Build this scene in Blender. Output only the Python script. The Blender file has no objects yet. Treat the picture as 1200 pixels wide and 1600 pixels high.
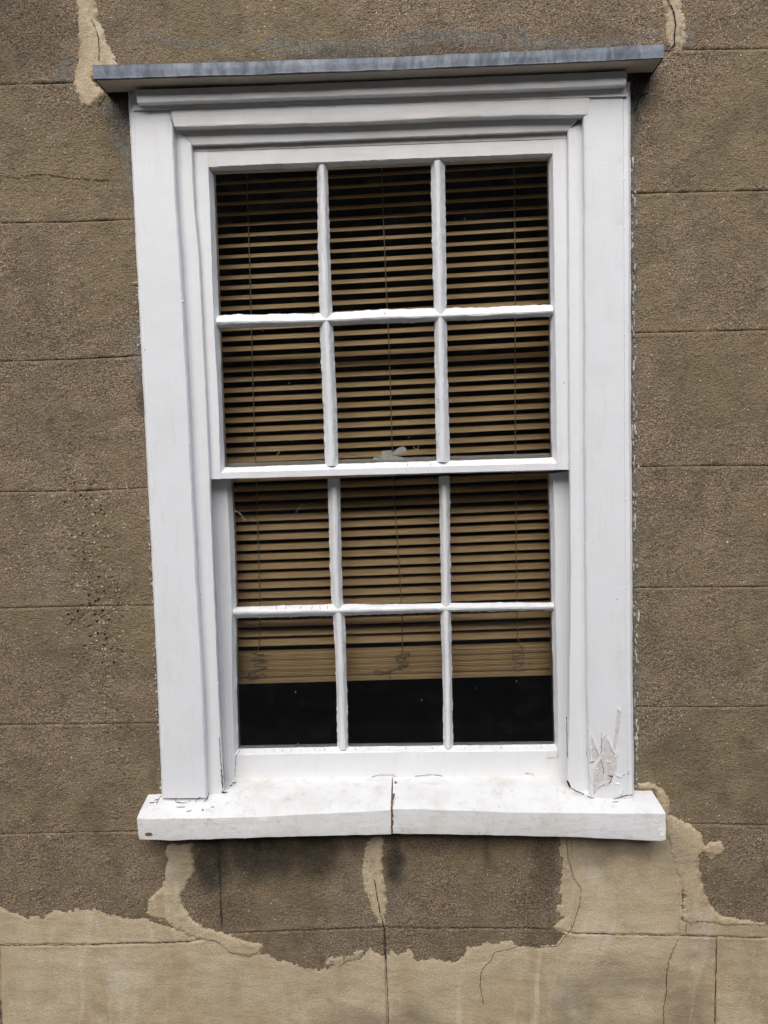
import bpy, math, random
import numpy as np
from mathutils import Matrix, Vector

random.seed(7)
SC = bpy.context.scene
COL = SC.collection

# ------------------------------------------------------------------ camera
CAM_D, CAM_X, CAM_Z = 1.644, 0.0437, 0.10          # metres: distance to the wall, across, above the frame's middle
PITCH, YAW, ROLL = 0.105, -0.0315, -0.0232
FOC = 1200.0                                       # focal length in photo pixels (photo 1200 x 1600)


def cam_axes():
    cp, sp, cy, sy = math.cos(PITCH), math.sin(PITCH), math.cos(YAW), math.sin(YAW)
    f = np.array([sy * cp, cy * cp, -sp])
    rt = np.array([cy, -sy, 0.0])
    up = np.cross(rt, f)
    c, s = math.cos(ROLL), math.sin(ROLL)
    return c * rt + s * up, -s * rt + c * up, f


RT, UP, FW = cam_axes()
cam = bpy.data.cameras.new('camera')
cam.sensor_fit = 'VERTICAL'
cam.sensor_height = 36.0
cam.lens = 36.0 * FOC / 1600.0
cam.clip_start = 0.05
cam.clip_end = 500.0
cam_ob = bpy.data.objects.new('camera', cam)
COL.objects.link(cam_ob)
m = Matrix.Identity(4)
for i in range(3):
    m[i][0], m[i][1], m[i][2] = RT[i], UP[i], -FW[i]
m[0][3], m[1][3], m[2][3] = CAM_X, -CAM_D, CAM_Z
cam_ob.matrix_world = m
SC.camera = cam_ob

# ------------------------------------------------------------------ light: bright overcast day
SUN_EL, SUN_AZ = math.radians(42), math.radians(188)     # azimuth seen from above, wall faces -Y
w = bpy.data.worlds.new('World')
SC.world = w
w.use_nodes = True
wn = w.node_tree
bg = wn.nodes['Background']
sky = wn.nodes.new('ShaderNodeTexSky')
sky.sky_type = 'NISHITA'
sky.sun_disc = False
sky.sun_elevation = SUN_EL
sky.sun_rotation = SUN_AZ
sky.air_density = 1.0
sky.dust_density = 1.5
sky.ozone_density = 1.0
wn.links.new(sky.outputs['Color'], bg.inputs['Color'])
bg.inputs['Strength'].default_value = 0.095
sun = bpy.data.lights.new('sun', 'SUN')
sun.energy = 1.5
sun.angle = math.radians(58)
sun.color = (1.0, 0.96, 0.89)
sun_ob = bpy.data.objects.new('sun', sun)
COL.objects.link(sun_ob)
sd = Vector((math.sin(SUN_AZ) * math.cos(SUN_EL), math.cos(SUN_AZ) * math.cos(SUN_EL), math.sin(SUN_EL)))
sun_ob.rotation_euler = sd.to_track_quat('Z', 'Y').to_euler()
sun_ob.location = (0, -6, 8)
SC.view_settings.view_transform = 'Standard'
SC.view_settings.look = 'None'
SC.view_settings.gamma = 1.0
SC.view_settings.use_curve_mapping = False
SC.view_settings.exposure = 1.15
SC.cycles.max_bounces = 10
SC.cycles.transparent_max_bounces = 16

GROUND_Z = -1.50


# ------------------------------------------------------------------ helpers
def ray(px):
    return FW + (px[0] - 600.0) / FOC * RT - (px[1] - 800.0) / FOC * UP


def P(px, Y):
    """point in the plane y = Y that the photograph shows at pixel px"""
    r = ray(px)
    return np.array([CAM_X, -CAM_D, CAM_Z]) + r * ((Y + CAM_D) / r[1])


def poly(pxs, Y):
    return np.array([P(p, Y) for p in pxs])


def hash2(ix, iy, seed):
    h = (ix.astype(np.int64) * 374761393 + iy.astype(np.int64) * 668265263 + seed * 982451653) & 0xffffffff
    h = ((h ^ (h >> 13)) * 1274126177) & 0xffffffff
    h = (h ^ (h >> 16)) & 0xffffffff
    return h.astype(np.float64) / 4294967295.0


def noise(x, y, scale, seed=0):
    """smooth gradient noise, about -1..1"""
    x = np.asarray(x, float) * scale + 91.7 * (seed + 1)
    y = np.asarray(y, float) * scale + 37.1 * (seed + 1)
    x0, y0 = np.floor(x), np.floor(y)
    fx, fy = x - x0, y - y0
    ux, uy = fx * fx * fx * (fx * (fx * 6 - 15) + 10), fy * fy * fy * (fy * (fy * 6 - 15) + 10)
    out = 0
    for dx in (0, 1):
        for dy in (0, 1):
            a = hash2(x0 + dx, y0 + dy, seed) * 2 * np.pi
            g = np.cos(a) * (fx - dx) + np.sin(a) * (fy - dy)
            out = out + g * (ux if dx else 1 - ux) * (uy if dy else 1 - uy)
    return out * 1.5


def fbm(x, y, scale, seed=0, octv=3):
    a, t, o = 1.0, 0.0, 0
    for k in range(octv):
        o = o + a * noise(x, y, scale * 2 ** k, seed + 11 * k)
        t += a
        a *= 0.55
    return o / t


def sstep(a, b, x):
    t = np.clip((x - a) / (b - a), 0, 1)
    return t * t * (3 - 2 * t)


def sdf(poly2, x, z):
    """signed distance to a polygon in the wall plane, negative inside"""
    d = np.full(x.shape, 1e9)
    inside = np.zeros(x.shape, bool)
    n = len(poly2)
    for i in range(n):
        ax, az = poly2[i]
        bx, bz = poly2[(i + 1) % n]
        ex, ez = bx - ax, bz - az
        L = ex * ex + ez * ez + 1e-12
        t = np.clip(((x - ax) * ex + (z - az) * ez) / L, 0, 1)
        d = np.minimum(d, (x - ax - t * ex) ** 2 + (z - az - t * ez) ** 2)
        c = ((az > z) != (bz > z)) & (x < (bx - ax) * (z - az) / (bz - az + 1e-12) + ax)
        inside ^= c
    d = np.sqrt(d)
    return np.where(inside, -d, d)


def props(o, label=None, cat=None, group=None, kind=None):
    if label:
        o['label'] = label
    if cat:
        o['category'] = cat
    if group:
        o['group'] = group
    if kind:
        o['kind'] = kind
    return o


def empty(name, loc=(0, 0, 0), parent=None):
    o = bpy.data.objects.new(name, None)
    o.empty_display_size = 0.05
    COL.objects.link(o)
    o.parent = parent
    base = world_of(parent)
    o.location = Vector(loc) - base
    return o


def world_of(o):
    v = Vector((0, 0, 0))
    while o is not None:
        v += o.location
        o = o.parent
    return v


def link_mesh(name, verts, faces, mat, parent=None, smooth=True, attrs=None):
    verts = np.asarray(verts, float) - np.array(world_of(parent))
    me = bpy.data.meshes.new(name)
    if isinstance(faces, np.ndarray) and faces.ndim == 2 and len(faces) > 2000:
        nf, k = faces.shape
        me.vertices.add(len(verts))
        me.vertices.foreach_set('co', verts.astype(np.float32).ravel())
        me.loops.add(nf * k)
        me.loops.foreach_set('vertex_index', faces.astype(np.int32).ravel())
        me.polygons.add(nf)
        me.polygons.foreach_set('loop_start', np.arange(0, nf * k, k, dtype=np.int32))
        me.polygons.foreach_set('loop_total', np.full(nf, k, dtype=np.int32))
        me.update(calc_edges=True)
    else:
        me.from_pydata([tuple(v) for v in verts], [], [tuple(int(i) for i in f) for f in faces])
        me.update()
    for k, v in (attrs or {}).items():
        a = me.attributes.new(k, 'FLOAT', 'POINT')
        a.data.foreach_set('value', np.asarray(v, np.float32))
    me.polygons.foreach_set('use_smooth', [smooth] * len(me.polygons))
    me.materials.append(mat)
    o = bpy.data.objects.new(name, me)
    COL.objects.link(o)
    o.parent = parent
    return o


def sharp(o, deg=35):
    """smooth faces, hard edges where they turn"""
    me = o.data
    import bmesh
    bm = bmesh.new()
    bm.from_mesh(me)
    bmesh.ops.recalc_face_normals(bm, faces=bm.faces)
    lim = math.radians(deg)
    for e in bm.edges:
        if len(e.link_faces) == 2 and e.calc_face_angle(0) > lim:
            e.smooth = False
    bm.to_mesh(me)
    bm.free()
    return o


def interp_px(pts, n):
    """resample a pixel polyline evenly to n points"""
    pts = np.array(pts, float)
    s = np.r_[0, np.cumsum(np.hypot(*np.diff(pts, axis=0).T))]
    t = np.linspace(0, s[-1], n)
    return np.c_[np.interp(t, s, pts[:, 0]), np.interp(t, s, pts[:, 1])]


LOFT_SEED = [0]


def loft(name, rails, mat, parent, step=0.012, wob=0.0006, closed=True, world=False, cap=True, deg=30):
    """A long member lofted along its rails. A rail is (pixel polyline, Y[, wobble]) or (index of an
    earlier rail, Y[, wobble]): the same line further back. Real thickness, straight back from the wall."""
    LOFT_SEED[0] += 1
    seed = LOFT_SEED[0]
    if name in ('glazing_bar', 'stile', 'top_rail', 'meeting_rail', 'bottom_rail'):
        rails = [(r[0], r[1], r[2] * 1.15) if len(r) > 2 else r for r in rails]
    first = None
    for r in rails:
        if not isinstance(r[0], int):
            a = poly(r[0], r[1])
            L = np.sum(np.linalg.norm(np.diff(a, axis=0), axis=1))
            first = max(first or 0, L)
    n = max(2, int(first / step) + 1)
    lines = []
    base = []
    for k, r in enumerate(rails):
        if isinstance(r[0], int):
            q = base[r[0]].copy()
            q[:, 1] = r[1]
        else:
            nxt = rails[k + 1] if k + 1 < len(rails) else r
            yref = min(r[1], nxt[1]) if (k == 0 and isinstance(nxt[0], int)) else r[1]
            q = poly(interp_px(r[0], n), yref)
            q[:, 1] = r[1]
        base.append(q.copy())
        wb = r[2] if len(r) > 2 else wob
        if wb:
            s = np.linspace(0, first, n)
            k2 = r[0] if isinstance(r[0], int) else k
            for ax in (0, 2):
                q[:, ax] += wb * (0.6 * noise(s, 0 * s + k2 * 7.3, 22, seed + ax) + 0.6 * noise(s, 0 * s + k2 * 3.1, 75, seed + ax + 5) + 0.45 * noise(s, 0 * s + k2 * 4.9, 170, seed + ax + 7))
            q[:, 1] += 0.6 * wb * (noise(s, 0 * s + k * 5.7, 14, seed + 9) + 0.6 * noise(s, 0 * s + k * 2.9, 60, seed + 19))
        lines.append(q)
    K = len(lines)
    V = np.concatenate(lines)
    F = []
    for k in range(K if closed else K - 1):
        k2 = (k + 1) % K
        for i in range(n - 1):
            F.append((k * n + i, k2 * n + i, k2 * n + i + 1, k * n + i + 1))
    if cap and closed:
        F.append(tuple(k * n for k in range(K)))
        F.append(tuple(k * n + n - 1 for k in reversed(range(K))))
    return sharp(link_mesh(name, V, F, mat, parent), deg)


def board(name, top, bottom, Yf, Yb, mat, parent, bev=0.0025, **kw):
    """flat board between two long pixel edges, front at Yf, edges eased"""
    def lerp(t):
        a, b = interp_px(top, 24), interp_px(bottom, 24)
        return a * (1 - t) + b * t
    a, b = np.array(top, float), np.array(bottom, float)
    wd = np.linalg.norm(P(lerp(0)[12], Yf) - P(lerp(1)[12], Yf))
    e = min(0.3, bev / wd)
    rails = [(top, Yb), (0, Yf + bev), (0, Yf + bev * 0.3), (lerp(e * 0.5), Yf + bev * 0.1), (lerp(e * 1.3), Yf),
             (lerp(0.35), Yf), (lerp(0.65), Yf), (lerp(1 - e * 1.3), Yf), (lerp(1 - e * 0.5), Yf + bev * 0.1)]
    base = len(rails)
    rails += [(bottom, Yf + bev * 0.3), (base, Yf + bev), (base, Yb)]
    return loft(name, rails, mat, parent, **kw)


def slab(name, pxs, Yf, Yb, mat, parent, deg=30):
    """a flat shape with thickness; its outline given at Yf"""
    a = poly(pxs, Yf)
    b = a.copy()
    b[:, 1] = Yb
    n = len(a)
    F = [tuple(range(n)), tuple(range(2 * n - 1, n - 1, -1))] + [(i, (i + 1) % n, n + (i + 1) % n, n + i) for i in range(n)]
    return sharp(link_mesh(name, np.concatenate([a, b]), F, mat, parent), deg)


def tube(name, pts, r, mat, parent, sides=6, join=None):
    """round cord along world points"""
    pts = np.asarray(pts, float)
    n = len(pts)
    t = np.gradient(pts, axis=0)
    t /= np.linalg.norm(t, axis=1)[:, None] + 1e-12
    V = []
    ref = np.array([0, 1.0, 0])
    for i in range(n):
        a = np.cross(t[i], ref)
        if np.linalg.norm(a) < 1e-3:
            a = np.cross(t[i], [1.0, 0, 0])
        a /= np.linalg.norm(a)
        b = np.cross(t[i], a)
        for k in range(sides):
            th = 2 * math.pi * k / sides
            V.append(pts[i] + r * (math.cos(th) * a + math.sin(th) * b))
    F = []
    for i in range(n - 1):
        for k in range(sides):
            k2 = (k + 1) % sides
            F.append((i * sides + k, i * sides + k2, (i + 1) * sides + k2, (i + 1) * sides + k))
    F.append(tuple(range(sides - 1, -1, -1)))
    F.append(tuple((n - 1) * sides + k for k in range(sides)))
    if join is not None:
        off = len(join[0])
        join[0].extend(V)
        join[1].extend([tuple(off + i for i in f) for f in F])
        return None
    return link_mesh(name, V, F, mat, parent)


def smooth_line(pts, n):
    """Catmull-Rom through points"""
    pts = np.array(pts, float)
    q = np.vstack([2 * pts[0] - pts[1], pts, 2 * pts[-1] - pts[-2]])
    out = []
    m_ = len(pts) - 1
    for t in np.linspace(0, m_ - 1e-6, n):
        i = int(t)
        f = t - i
        a, b, c, d = q[i], q[i + 1], q[i + 2], q[i + 3]
        out.append(0.5 * (2 * b + (c - a) * f + (2 * a - 5 * b + 4 * c - d) * f * f + (3 * b - a - 3 * c + d) * f ** 3))
    return np.array(out)


# ------------------------------------------------------------------ materials
def material(name):
    mt = bpy.data.materials.new(name)
    mt.use_nodes = True
    nt = mt.node_tree
    return mt, nt, nt.nodes['Principled BSDF']


class N:
    """tiny node-tree writer"""
    def __init__(self, nt):
        self.nt = nt
        self.co = nt.nodes.new('ShaderNodeTexCoord').outputs['Object']

    def _set(self, sock, v):
        if hasattr(v, 'links') or hasattr(v, 'is_linked'):
            self.nt.links.new(v, sock)
        elif isinstance(v, (tuple, list)) and len(v) == 3 and sock.type == 'RGBA':
            sock.default_value = (*v, 1)
        else:
            sock.default_value = v

    def map(self, scale=(1, 1, 1), loc=(0, 0, 0)):
        n = self.nt.nodes.new('ShaderNodeMapping')
        n.inputs['Scale'].default_value = scale
        n.inputs['Location'].default_value = loc
        self.nt.links.new(self.co, n.inputs['Vector'])
        return n.outputs[0]

    def noise(self, scale, detail=3, rough=0.55, vec=None, dist=0.0):
        n = self.nt.nodes.new('ShaderNodeTexNoise')
        n.inputs['Scale'].default_value = scale
        n.inputs['Detail'].default_value = detail
        n.inputs['Roughness'].default_value = rough
        n.inputs['Distortion'].default_value = dist
        self.nt.links.new(vec or self.co, n.inputs['Vector'])
        return n.outputs['Fac']

    def vor(self, scale, out='Distance', feature='F1', vec=None):
        n = self.nt.nodes.new('ShaderNodeTexVoronoi')
        n.feature = feature
        n.inputs['Scale'].default_value = scale
        self.nt.links.new(vec or self.co, n.inputs['Vector'])
        return n.outputs[out]

    def attr(self, name):
        n = self.nt.nodes.new('ShaderNodeAttribute')
        n.attribute_name = name
        return n.outputs['Fac']

    def ramp(self, fac, a, b, c0=0.0, c1=1.0, smooth=True):
        n = self.nt.nodes.new('ShaderNodeMapRange')
        n.interpolation_type = 'SMOOTHSTEP' if smooth else 'LINEAR'
        self._set(n.inputs['Value'], fac)
        n.inputs['From Min'].default_value = a
        n.inputs['From Max'].default_value = b
        n.inputs['To Min'].default_value = c0
        n.inputs['To Max'].default_value = c1
        return n.outputs[0]

    def math(self, op, a, b=0.0):
        n = self.nt.nodes.new('ShaderNodeMath')
        n.operation = op
        self._set(n.inputs[0], a)
        self._set(n.inputs[1], b)
        return n.outputs[0]

    def mix(self, fac, a, b, mode='MIX'):
        n = self.nt.nodes.new('ShaderNodeMix')
        n.data_type = 'RGBA'
        n.blend_type = mode
        self._set(n.inputs['Factor'], fac)
        self._set(n.inputs['A'] if False else n.inputs[6], a)
        self._set(n.inputs[7], b)
        return n.outputs[2]

    def bump(self, height, dist, strength=1.0, normal=None):
        n = self.nt.nodes.new('ShaderNodeBump')
        n.inputs['Distance'].default_value = dist
        n.inputs['Strength'].default_value = strength
        self._set(n.inputs['Height'], height)
        if normal is not None:
            self.nt.links.new(normal, n.inputs['Normal'])
        return n.outputs[0]


def wall_material():
    mt, nt, bs = material('lime_render')
    n = N(nt)
    cream, grey, stain_shade, peb = n.attr('cream'), n.attr('grey'), n.attr('stain_shade'), n.attr('pebble')
    g1 = n.noise(420, 3, 0.6)
    g2 = n.noise(170, 3, 0.6)
    v1 = n.vor(330)
    g3 = n.noise(210, 2, 0.5)
    big = n.noise(3.1, 4, 0.6)
    mid = n.noise(17, 4, 0.6)
    # brown roughcast: sand grains of several browns
    br = n.mix(n.ramp(g1, 0.385, 0.63), (0.100, 0.071, 0.049), (0.496, 0.371, 0.246))
    br = n.mix(n.ramp(g3, 0.52, 0.66, 0, 0.55), br, (0.076, 0.056, 0.039))
    br = n.mix(n.ramp(g2, 0.42, 0.70, 0, 0.50), br, (0.338, 0.254, 0.172))
    br = n.mix(n.ramp(big, 0.42, 0.60, 0, 0.70), br, (0.273, 0.213, 0.120))
    br = n.mix(n.ramp(mid, 0.52, 0.75, 0, 0.40), br, (0.398, 0.307, 0.228))
    # single pale and dark grains
    vr = n.vor(150, 'Color')
    vd = n.vor(150)
    sep = nt.nodes.new('ShaderNodeSeparateColor')
    nt.links.new(vr, sep.inputs[0])
    pick = n.math('MULTIPLY', n.ramp(sep.outputs[0], 0.925, 0.935), n.ramp(vd, 0.26, 0.16))
    pick2 = n.math('MULTIPLY', n.ramp(sep.outputs[1], 0.86, 0.88), n.ramp(vd, 0.42, 0.26))
    br = n.mix(n.math('MULTIPLY', pick2, 0.35), br, (0.034, 0.027, 0.019))
    br = n.mix(n.math('MULTIPLY', pick, 0.8), br, (0.811, 0.768, 0.616))
    # pebbly area
    pv = n.vor(95)
    pc = n.vor(95, 'Color')
    sp = nt.nodes.new('ShaderNodeSeparateColor')
    nt.links.new(pc, sp.inputs[0])
    pm = n.math('MULTIPLY', n.ramp(pv, 0.36, 0.22), peb)
    br = n.mix(n.math('MULTIPLY', pm, n.ramp(sp.outputs[0], 0.72, 0.75)), br, (0.694, 0.521, 0.330))
    br = n.mix(n.math('MULTIPLY', pm, n.ramp(sp.outputs[1], 0.86, 0.89)), br, (0.021, 0.017, 0.012))
    # smooth lime repair
    cr = n.mix(n.ramp(n.noise(520, 3, 0.6), 0.3, 0.7), (0.427, 0.338, 0.216), (0.646, 0.532, 0.363))
    cr = n.mix(n.ramp(n.noise(5, 5, 0.6, dist=0.8, vec=n.map((1, 1, 0.5))), 0.40, 0.66, 0, 0.7), cr, (0.398, 0.299, 0.174))
    cr = n.mix(n.ramp(n.noise(11, 4, 0.65, dist=1.6, vec=n.map((1, 1, 0.3))), 0.52, 0.72, 0, 0.6), cr, (0.658, 0.568, 0.438))
    cr = n.mix(n.ramp(n.noise(55, 3, 0.7), 0.56, 0.75, 0, 0.35), cr, (0.324, 0.255, 0.170))
    cr = n.mix(n.ramp(n.noise(4.3, 5, 0.65, dist=0.4), 0.50, 0.68, 0, 0.40), cr, (0.241, 0.206, 0.152))
    # weathering of the brown render: blotches and faint runs
    br = n.mix(n.ramp(n.noise(6.5, 6, 0.68, dist=0.5), 0.46, 0.66, 0, 0.42), br, (0.125, 0.100, 0.072))
    br = n.mix(n.ramp(n.noise(5.0, 5, 0.65, vec=n.map((1, 1, 0.22), (3, 0, 5))), 0.54, 0.70, 0, 0.42), br, (0.300, 0.255, 0.190))
    br = n.mix(n.ramp(n.noise(24, 5, 0.7, vec=n.map((1, 1, 0.8), (7, 0, 2))), 0.50, 0.70, 0, 0.38), br, (0.095, 0.078, 0.056))
    # cement smears
    gr = n.mix(n.ramp(n.noise(230, 4, 0.6, vec=n.map((1, 1, 0.4))), 0.3, 0.7), (0.125, 0.112, 0.090), (0.300, 0.280, 0.240))
    fine = n.noise(120, 4, 0.65)
    edge = n.ramp(n.math('ADD', n.math('ADD', cream, n.ramp(fine, 0.25, 0.75, -0.45, 0.45, False)), 0.0), 0.34, 0.62)
    gedge = n.ramp(n.math('ADD', grey, n.ramp(n.noise(60, 6, 0.75), 0.3, 0.7, -0.75, 0.45, False)), 0.42, 0.85)
    c = n.mix(edge, br, cr)
    c = n.mix(n.math('MULTIPLY', gedge, 0.75), c, gr)
    sfac = n.math('MULTIPLY', stain_shade, n.ramp(n.noise(46, 4, 0.6), 0.2, 0.75, 0.70, 1.0))
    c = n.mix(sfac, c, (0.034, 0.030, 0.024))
    nt.links.new(c, bs.inputs['Base Color'])
    bs.inputs['Roughness'].default_value = 0.95
    bs.inputs['Specular IOR Level'].default_value = 0.2
    h = n.math('ADD', n.math('MULTIPLY', g1, 0.7), n.math('MULTIPLY', v1, 0.5))
    h = n.math('ADD', h, n.math('MULTIPLY', g2, 0.8))
    h = n.math('MULTIPLY', h, n.ramp(edge, 0, 1, 1.0, 0.35))
    h = n.math('ADD', h, n.math('MULTIPLY', pm, 0.6))
    nt.links.new(n.bump(h, 0.0040, 1.0), bs.inputs['Normal'])
    return mt


def paint_material(name, base, rough=0.42, age=0.0, tint=(0.62, 0.58, 0.52), bump=0.0005, brush=(1, 1, 0.12)):
    mt, nt, bs = material(name)
    n = N(nt)
    c = n.mix(n.ramp(n.noise(9, 5, 0.65), 0.42, 0.72, 0, 0.35 + age), base, tint)
    c = n.mix(n.ramp(n.noise(65, 4, 0.7, dist=0.8), 0.58, 0.80, 0, 0.22 + age * 0.6), c, (0.50, 0.47, 0.42))
    c = n.mix(n.ramp(n.noise(60, 4, 0.65, vec=n.map(brush)), 0.54, 0.74, 0, 0.20 + age), c, (0.60, 0.57, 0.52))
    if age > 0.2:
        c = n.mix(n.ramp(n.noise(38, 6, 0.75, dist=0.6), 0.52, 0.68, 0, 0.45), c, (0.47, 0.43, 0.36))
        c = n.mix(n.ramp(n.noise(120, 4, 0.7), 0.60, 0.74, 0, 0.40), c, (0.34, 0.30, 0.24))
    sp = n.vor(70, 'Color')
    sd_ = n.vor(70)
    s = nt.nodes.new('ShaderNodeSeparateColor')
    nt.links.new(sp, s.inputs[0])
    fly = n.math('MULTIPLY', n.ramp(s.outputs[0], 0.975, 0.98), n.ramp(sd_, 0.16, 0.08))
    c = n.mix(n.math('MULTIPLY', fly, 0.6), c, (0.16, 0.13, 0.10))
    nt.links.new(c, bs.inputs['Base Color'])
    nt.links.new(n.ramp(n.noise(30, 3), 0.3, 0.7, rough - 0.08, rough + 0.14), bs.inputs['Roughness'])
    h = n.math('ADD', n.math('MULTIPLY', n.noise(16, 3, 0.5), 0.9), n.math('MULTIPLY', n.noise(120, 3, 0.6, vec=n.map(brush)), 0.5))
    h = n.math('ADD', h, n.math('MULTIPLY', n.ramp(n.noise(95, 2, 0.5), 0.66, 0.76), 0.22))
    nt.links.new(n.bump(h, bump * 2, 0.9), bs.inputs['Normal'])
    return mt


def plain(name, col, rough=0.7, var=0.25, scale=60, bump=0.0004, metal=0.0, stretch=(1, 1, 1)):
    mt, nt, bs = material(name)
    n = N(nt)
    v = n.map(stretch)
    f = n.noise(scale, 4, 0.6, vec=v)
    c = n.mix(n.ramp(f, 0.3, 0.7), tuple(x * (1 - var) for x in col), tuple(min(1, x * (1 + var)) for x in col))
    nt.links.new(c, bs.inputs['Base Color'])
    bs.inputs['Roughness'].default_value = rough
    bs.inputs['Metallic'].default_value = metal
    nt.links.new(n.bump(f, bump), bs.inputs['Normal'])
    return mt


def lead_material():
    mt, nt, bs = material('weathered_lead')
    n = N(nt)
    c = n.mix(n.ramp(n.noise(34, 5, 0.65, vec=n.map((1, 1, 0.35)), dist=0.7), 0.32, 0.68), (0.065, 0.077, 0.098), (0.200, 0.228, 0.268))
    c = n.mix(n.ramp(n.noise(70, 4, 0.7, vec=n.map((1, 1, 0.15))), 0.58, 0.78, 0, 0.6), c, (0.34, 0.37, 0.41))
    c = n.mix(n.ramp(n.noise(11, 3, 0.6), 0.55, 0.75, 0, 0.6), c, (0.060, 0.065, 0.078))
    nt.links.new(c, bs.inputs['Base Color'])
    bs.inputs['Roughness'].default_value = 0.55
    bs.inputs['Metallic'].default_value = 0.15
    nt.links.new(n.bump(n.noise(45, 4, 0.6), 0.0015), bs.inputs['Normal'])
    return mt


def slat_material():
    mt, nt, bs = material('bamboo_slat')
    n = N(nt)
    st = n.map((1.0, 8, 22))
    c = n.mix(n.ramp(n.noise(14, 5, 0.65, vec=st), 0.3, 0.7), (0.68, 0.455, 0.21), (0.88, 0.665, 0.375))
    c = n.mix(n.ramp(n.noise(3.3, 3, 0.6), 0.35, 0.7, 0, 0.35), c, (0.70, 0.48, 0.25))
    nt.links.new(c, bs.inputs['Base Color'])
    bs.inputs['Roughness'].default_value = 0.5
    nt.links.new(n.bump(n.noise(40, 3, 0.6, vec=st), 0.0003), bs.inputs['Normal'])
    return mt


def glass_material():
    mt, nt, bs = material('old_window_glass')
    nt.nodes.remove(bs)
    n = N(nt)
    out = nt.nodes['Material Output']
    tr = nt.nodes.new('ShaderNodeBsdfTransparent')
    tr.inputs['Color'].default_value = (0.985, 0.99, 0.985, 1)
    gl = nt.nodes.new('ShaderNodeBsdfGlossy')
    gl.inputs['Roughness'].default_value = 0.03
    bm = n.bump(n.noise(7, 2, 0.5), 0.0012, 0.5)
    nt.links.new(bm, gl.inputs['Normal'])
    fr = nt.nodes.new('ShaderNodeFresnel')
    fr.inputs['IOR'].default_value = 1.5
    df = nt.nodes.new('ShaderNodeBsdfDiffuse')
    df.inputs['Color'].default_value = (0.5, 0.47, 0.42, 1)
    mx = nt.nodes.new('ShaderNodeMixShader')
    nt.links.new(fr.outputs[0], mx.inputs[0])
    nt.links.new(tr.outputs[0], mx.inputs[1])
    nt.links.new(gl.outputs[0], mx.inputs[2])
    # a thin film of dust with a few specks
    vd = n.vor(55)
    vc = n.vor(55, 'Color')
    s = nt.nodes.new('ShaderNodeSeparateColor')
    nt.links.new(vc, s.inputs[0])
    speck = n.math('MULTIPLY', n.ramp(s.outputs[0], 0.93, 0.94), n.ramp(vd, 0.09, 0.05))
    dust = n.math('ADD', n.math('MULTIPLY', speck, 0.5), n.ramp(n.noise(28, 5, 0.7), 0.45, 0.8, 0.0, 0.010))
    m2 = nt.nodes.new('ShaderNodeMixShader')
    nt.links.new(dust, m2.inputs[0])
    nt.links.new(mx.outputs[0], m2.inputs[1])
    nt.links.new(df.outputs[0], m2.inputs[2])
    nt.links.new(m2.outputs[0], out.inputs['Surface'])
    return mt


M_WALL = wall_material()
M_WHITE = paint_material('white_gloss_paint', (0.80, 0.805, 0.81), 0.40, 0.0, (0.72, 0.72, 0.71))
M_HEAD = paint_material('grubby_white_paint', (0.80, 0.79, 0.77), 0.5, 0.06, (0.66, 0.62, 0.56), 0.0006, (0.12, 1, 1))
M_PUTTY = paint_material('painted_putty', (0.79, 0.79, 0.79), 0.48, 0.05, (0.66, 0.65, 0.62), 0.0011)
M_OLD = paint_material('old_dull_paint', (0.62, 0.60, 0.56), 0.6, 0.3, (0.42, 0.39, 0.34))
M_SILL = paint_material('chalky_sill_paint', (0.76, 0.755, 0.74), 0.7, 0.30, (0.60, 0.56, 0.49), 0.0010, (0.3, 1, 1))
M_SOFFIT = paint_material('brown_soffit_paint', (0.50, 0.44, 0.355), 0.65, 0.2, (0.30, 0.25, 0.19), 0.0008, (0.12, 1, 1))  # darker, browner paint for the hood board
M_BARE = plain('pinkish_undercoat', (0.64, 0.60, 0.575), 0.8, 0.12, 120, 0.0006)
M_FLAKE = plain('curled_paint', (0.80, 0.80, 0.80), 0.5, 0.05, 90, 0.0004)
M_LEAD = lead_material()
M_SLAT = slat_material()
M_CORD = plain('blind_cord', (0.34, 0.295, 0.215), 0.8, 0.2, 300)
M_METAL = plain('painted_iron', (0.84, 0.83, 0.80), 0.6, 0.12, 150, 0.0006)
M_GLASS = glass_material()
M_GAP = plain('dark_crack', (0.028, 0.022, 0.017), 1.0, 0.3, 200)
M_RUST = plain('rotten_wood', (0.16, 0.085, 0.045), 0.95, 0.5, 220, 0.001)
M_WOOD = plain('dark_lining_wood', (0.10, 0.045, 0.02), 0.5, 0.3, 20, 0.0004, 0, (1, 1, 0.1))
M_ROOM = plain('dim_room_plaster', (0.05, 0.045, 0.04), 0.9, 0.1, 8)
M_CAULK = plain('flaking_caulk', (0.52, 0.48, 0.40), 0.9, 0.35, 160, 0.0012)
M_WEB = plain('cobweb', (0.75, 0.73, 0.68), 0.9, 0.1, 200)
M_PEB = [plain('pale_pebble', (0.60, 0.54, 0.42), 0.6, 0.2, 90), plain('dark_pebble', (0.035, 0.03, 0.026), 0.7, 0.3, 90),
         plain('orange_pebble', (0.40, 0.20, 0.075), 0.6, 0.3, 90)]

# ------------------------------------------------------------------ the street (behind the viewer, seen only in the panes)
def sheet(name, x0, x1, y0, y1, z, mat):
    o = link_mesh(name, [(x0, y0, z), (x1, y0, z), (x1, y1, z), (x0, y1, z)], [(0, 1, 2, 3)], mat, None, False)
    return props(o, kind='structure')


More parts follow.
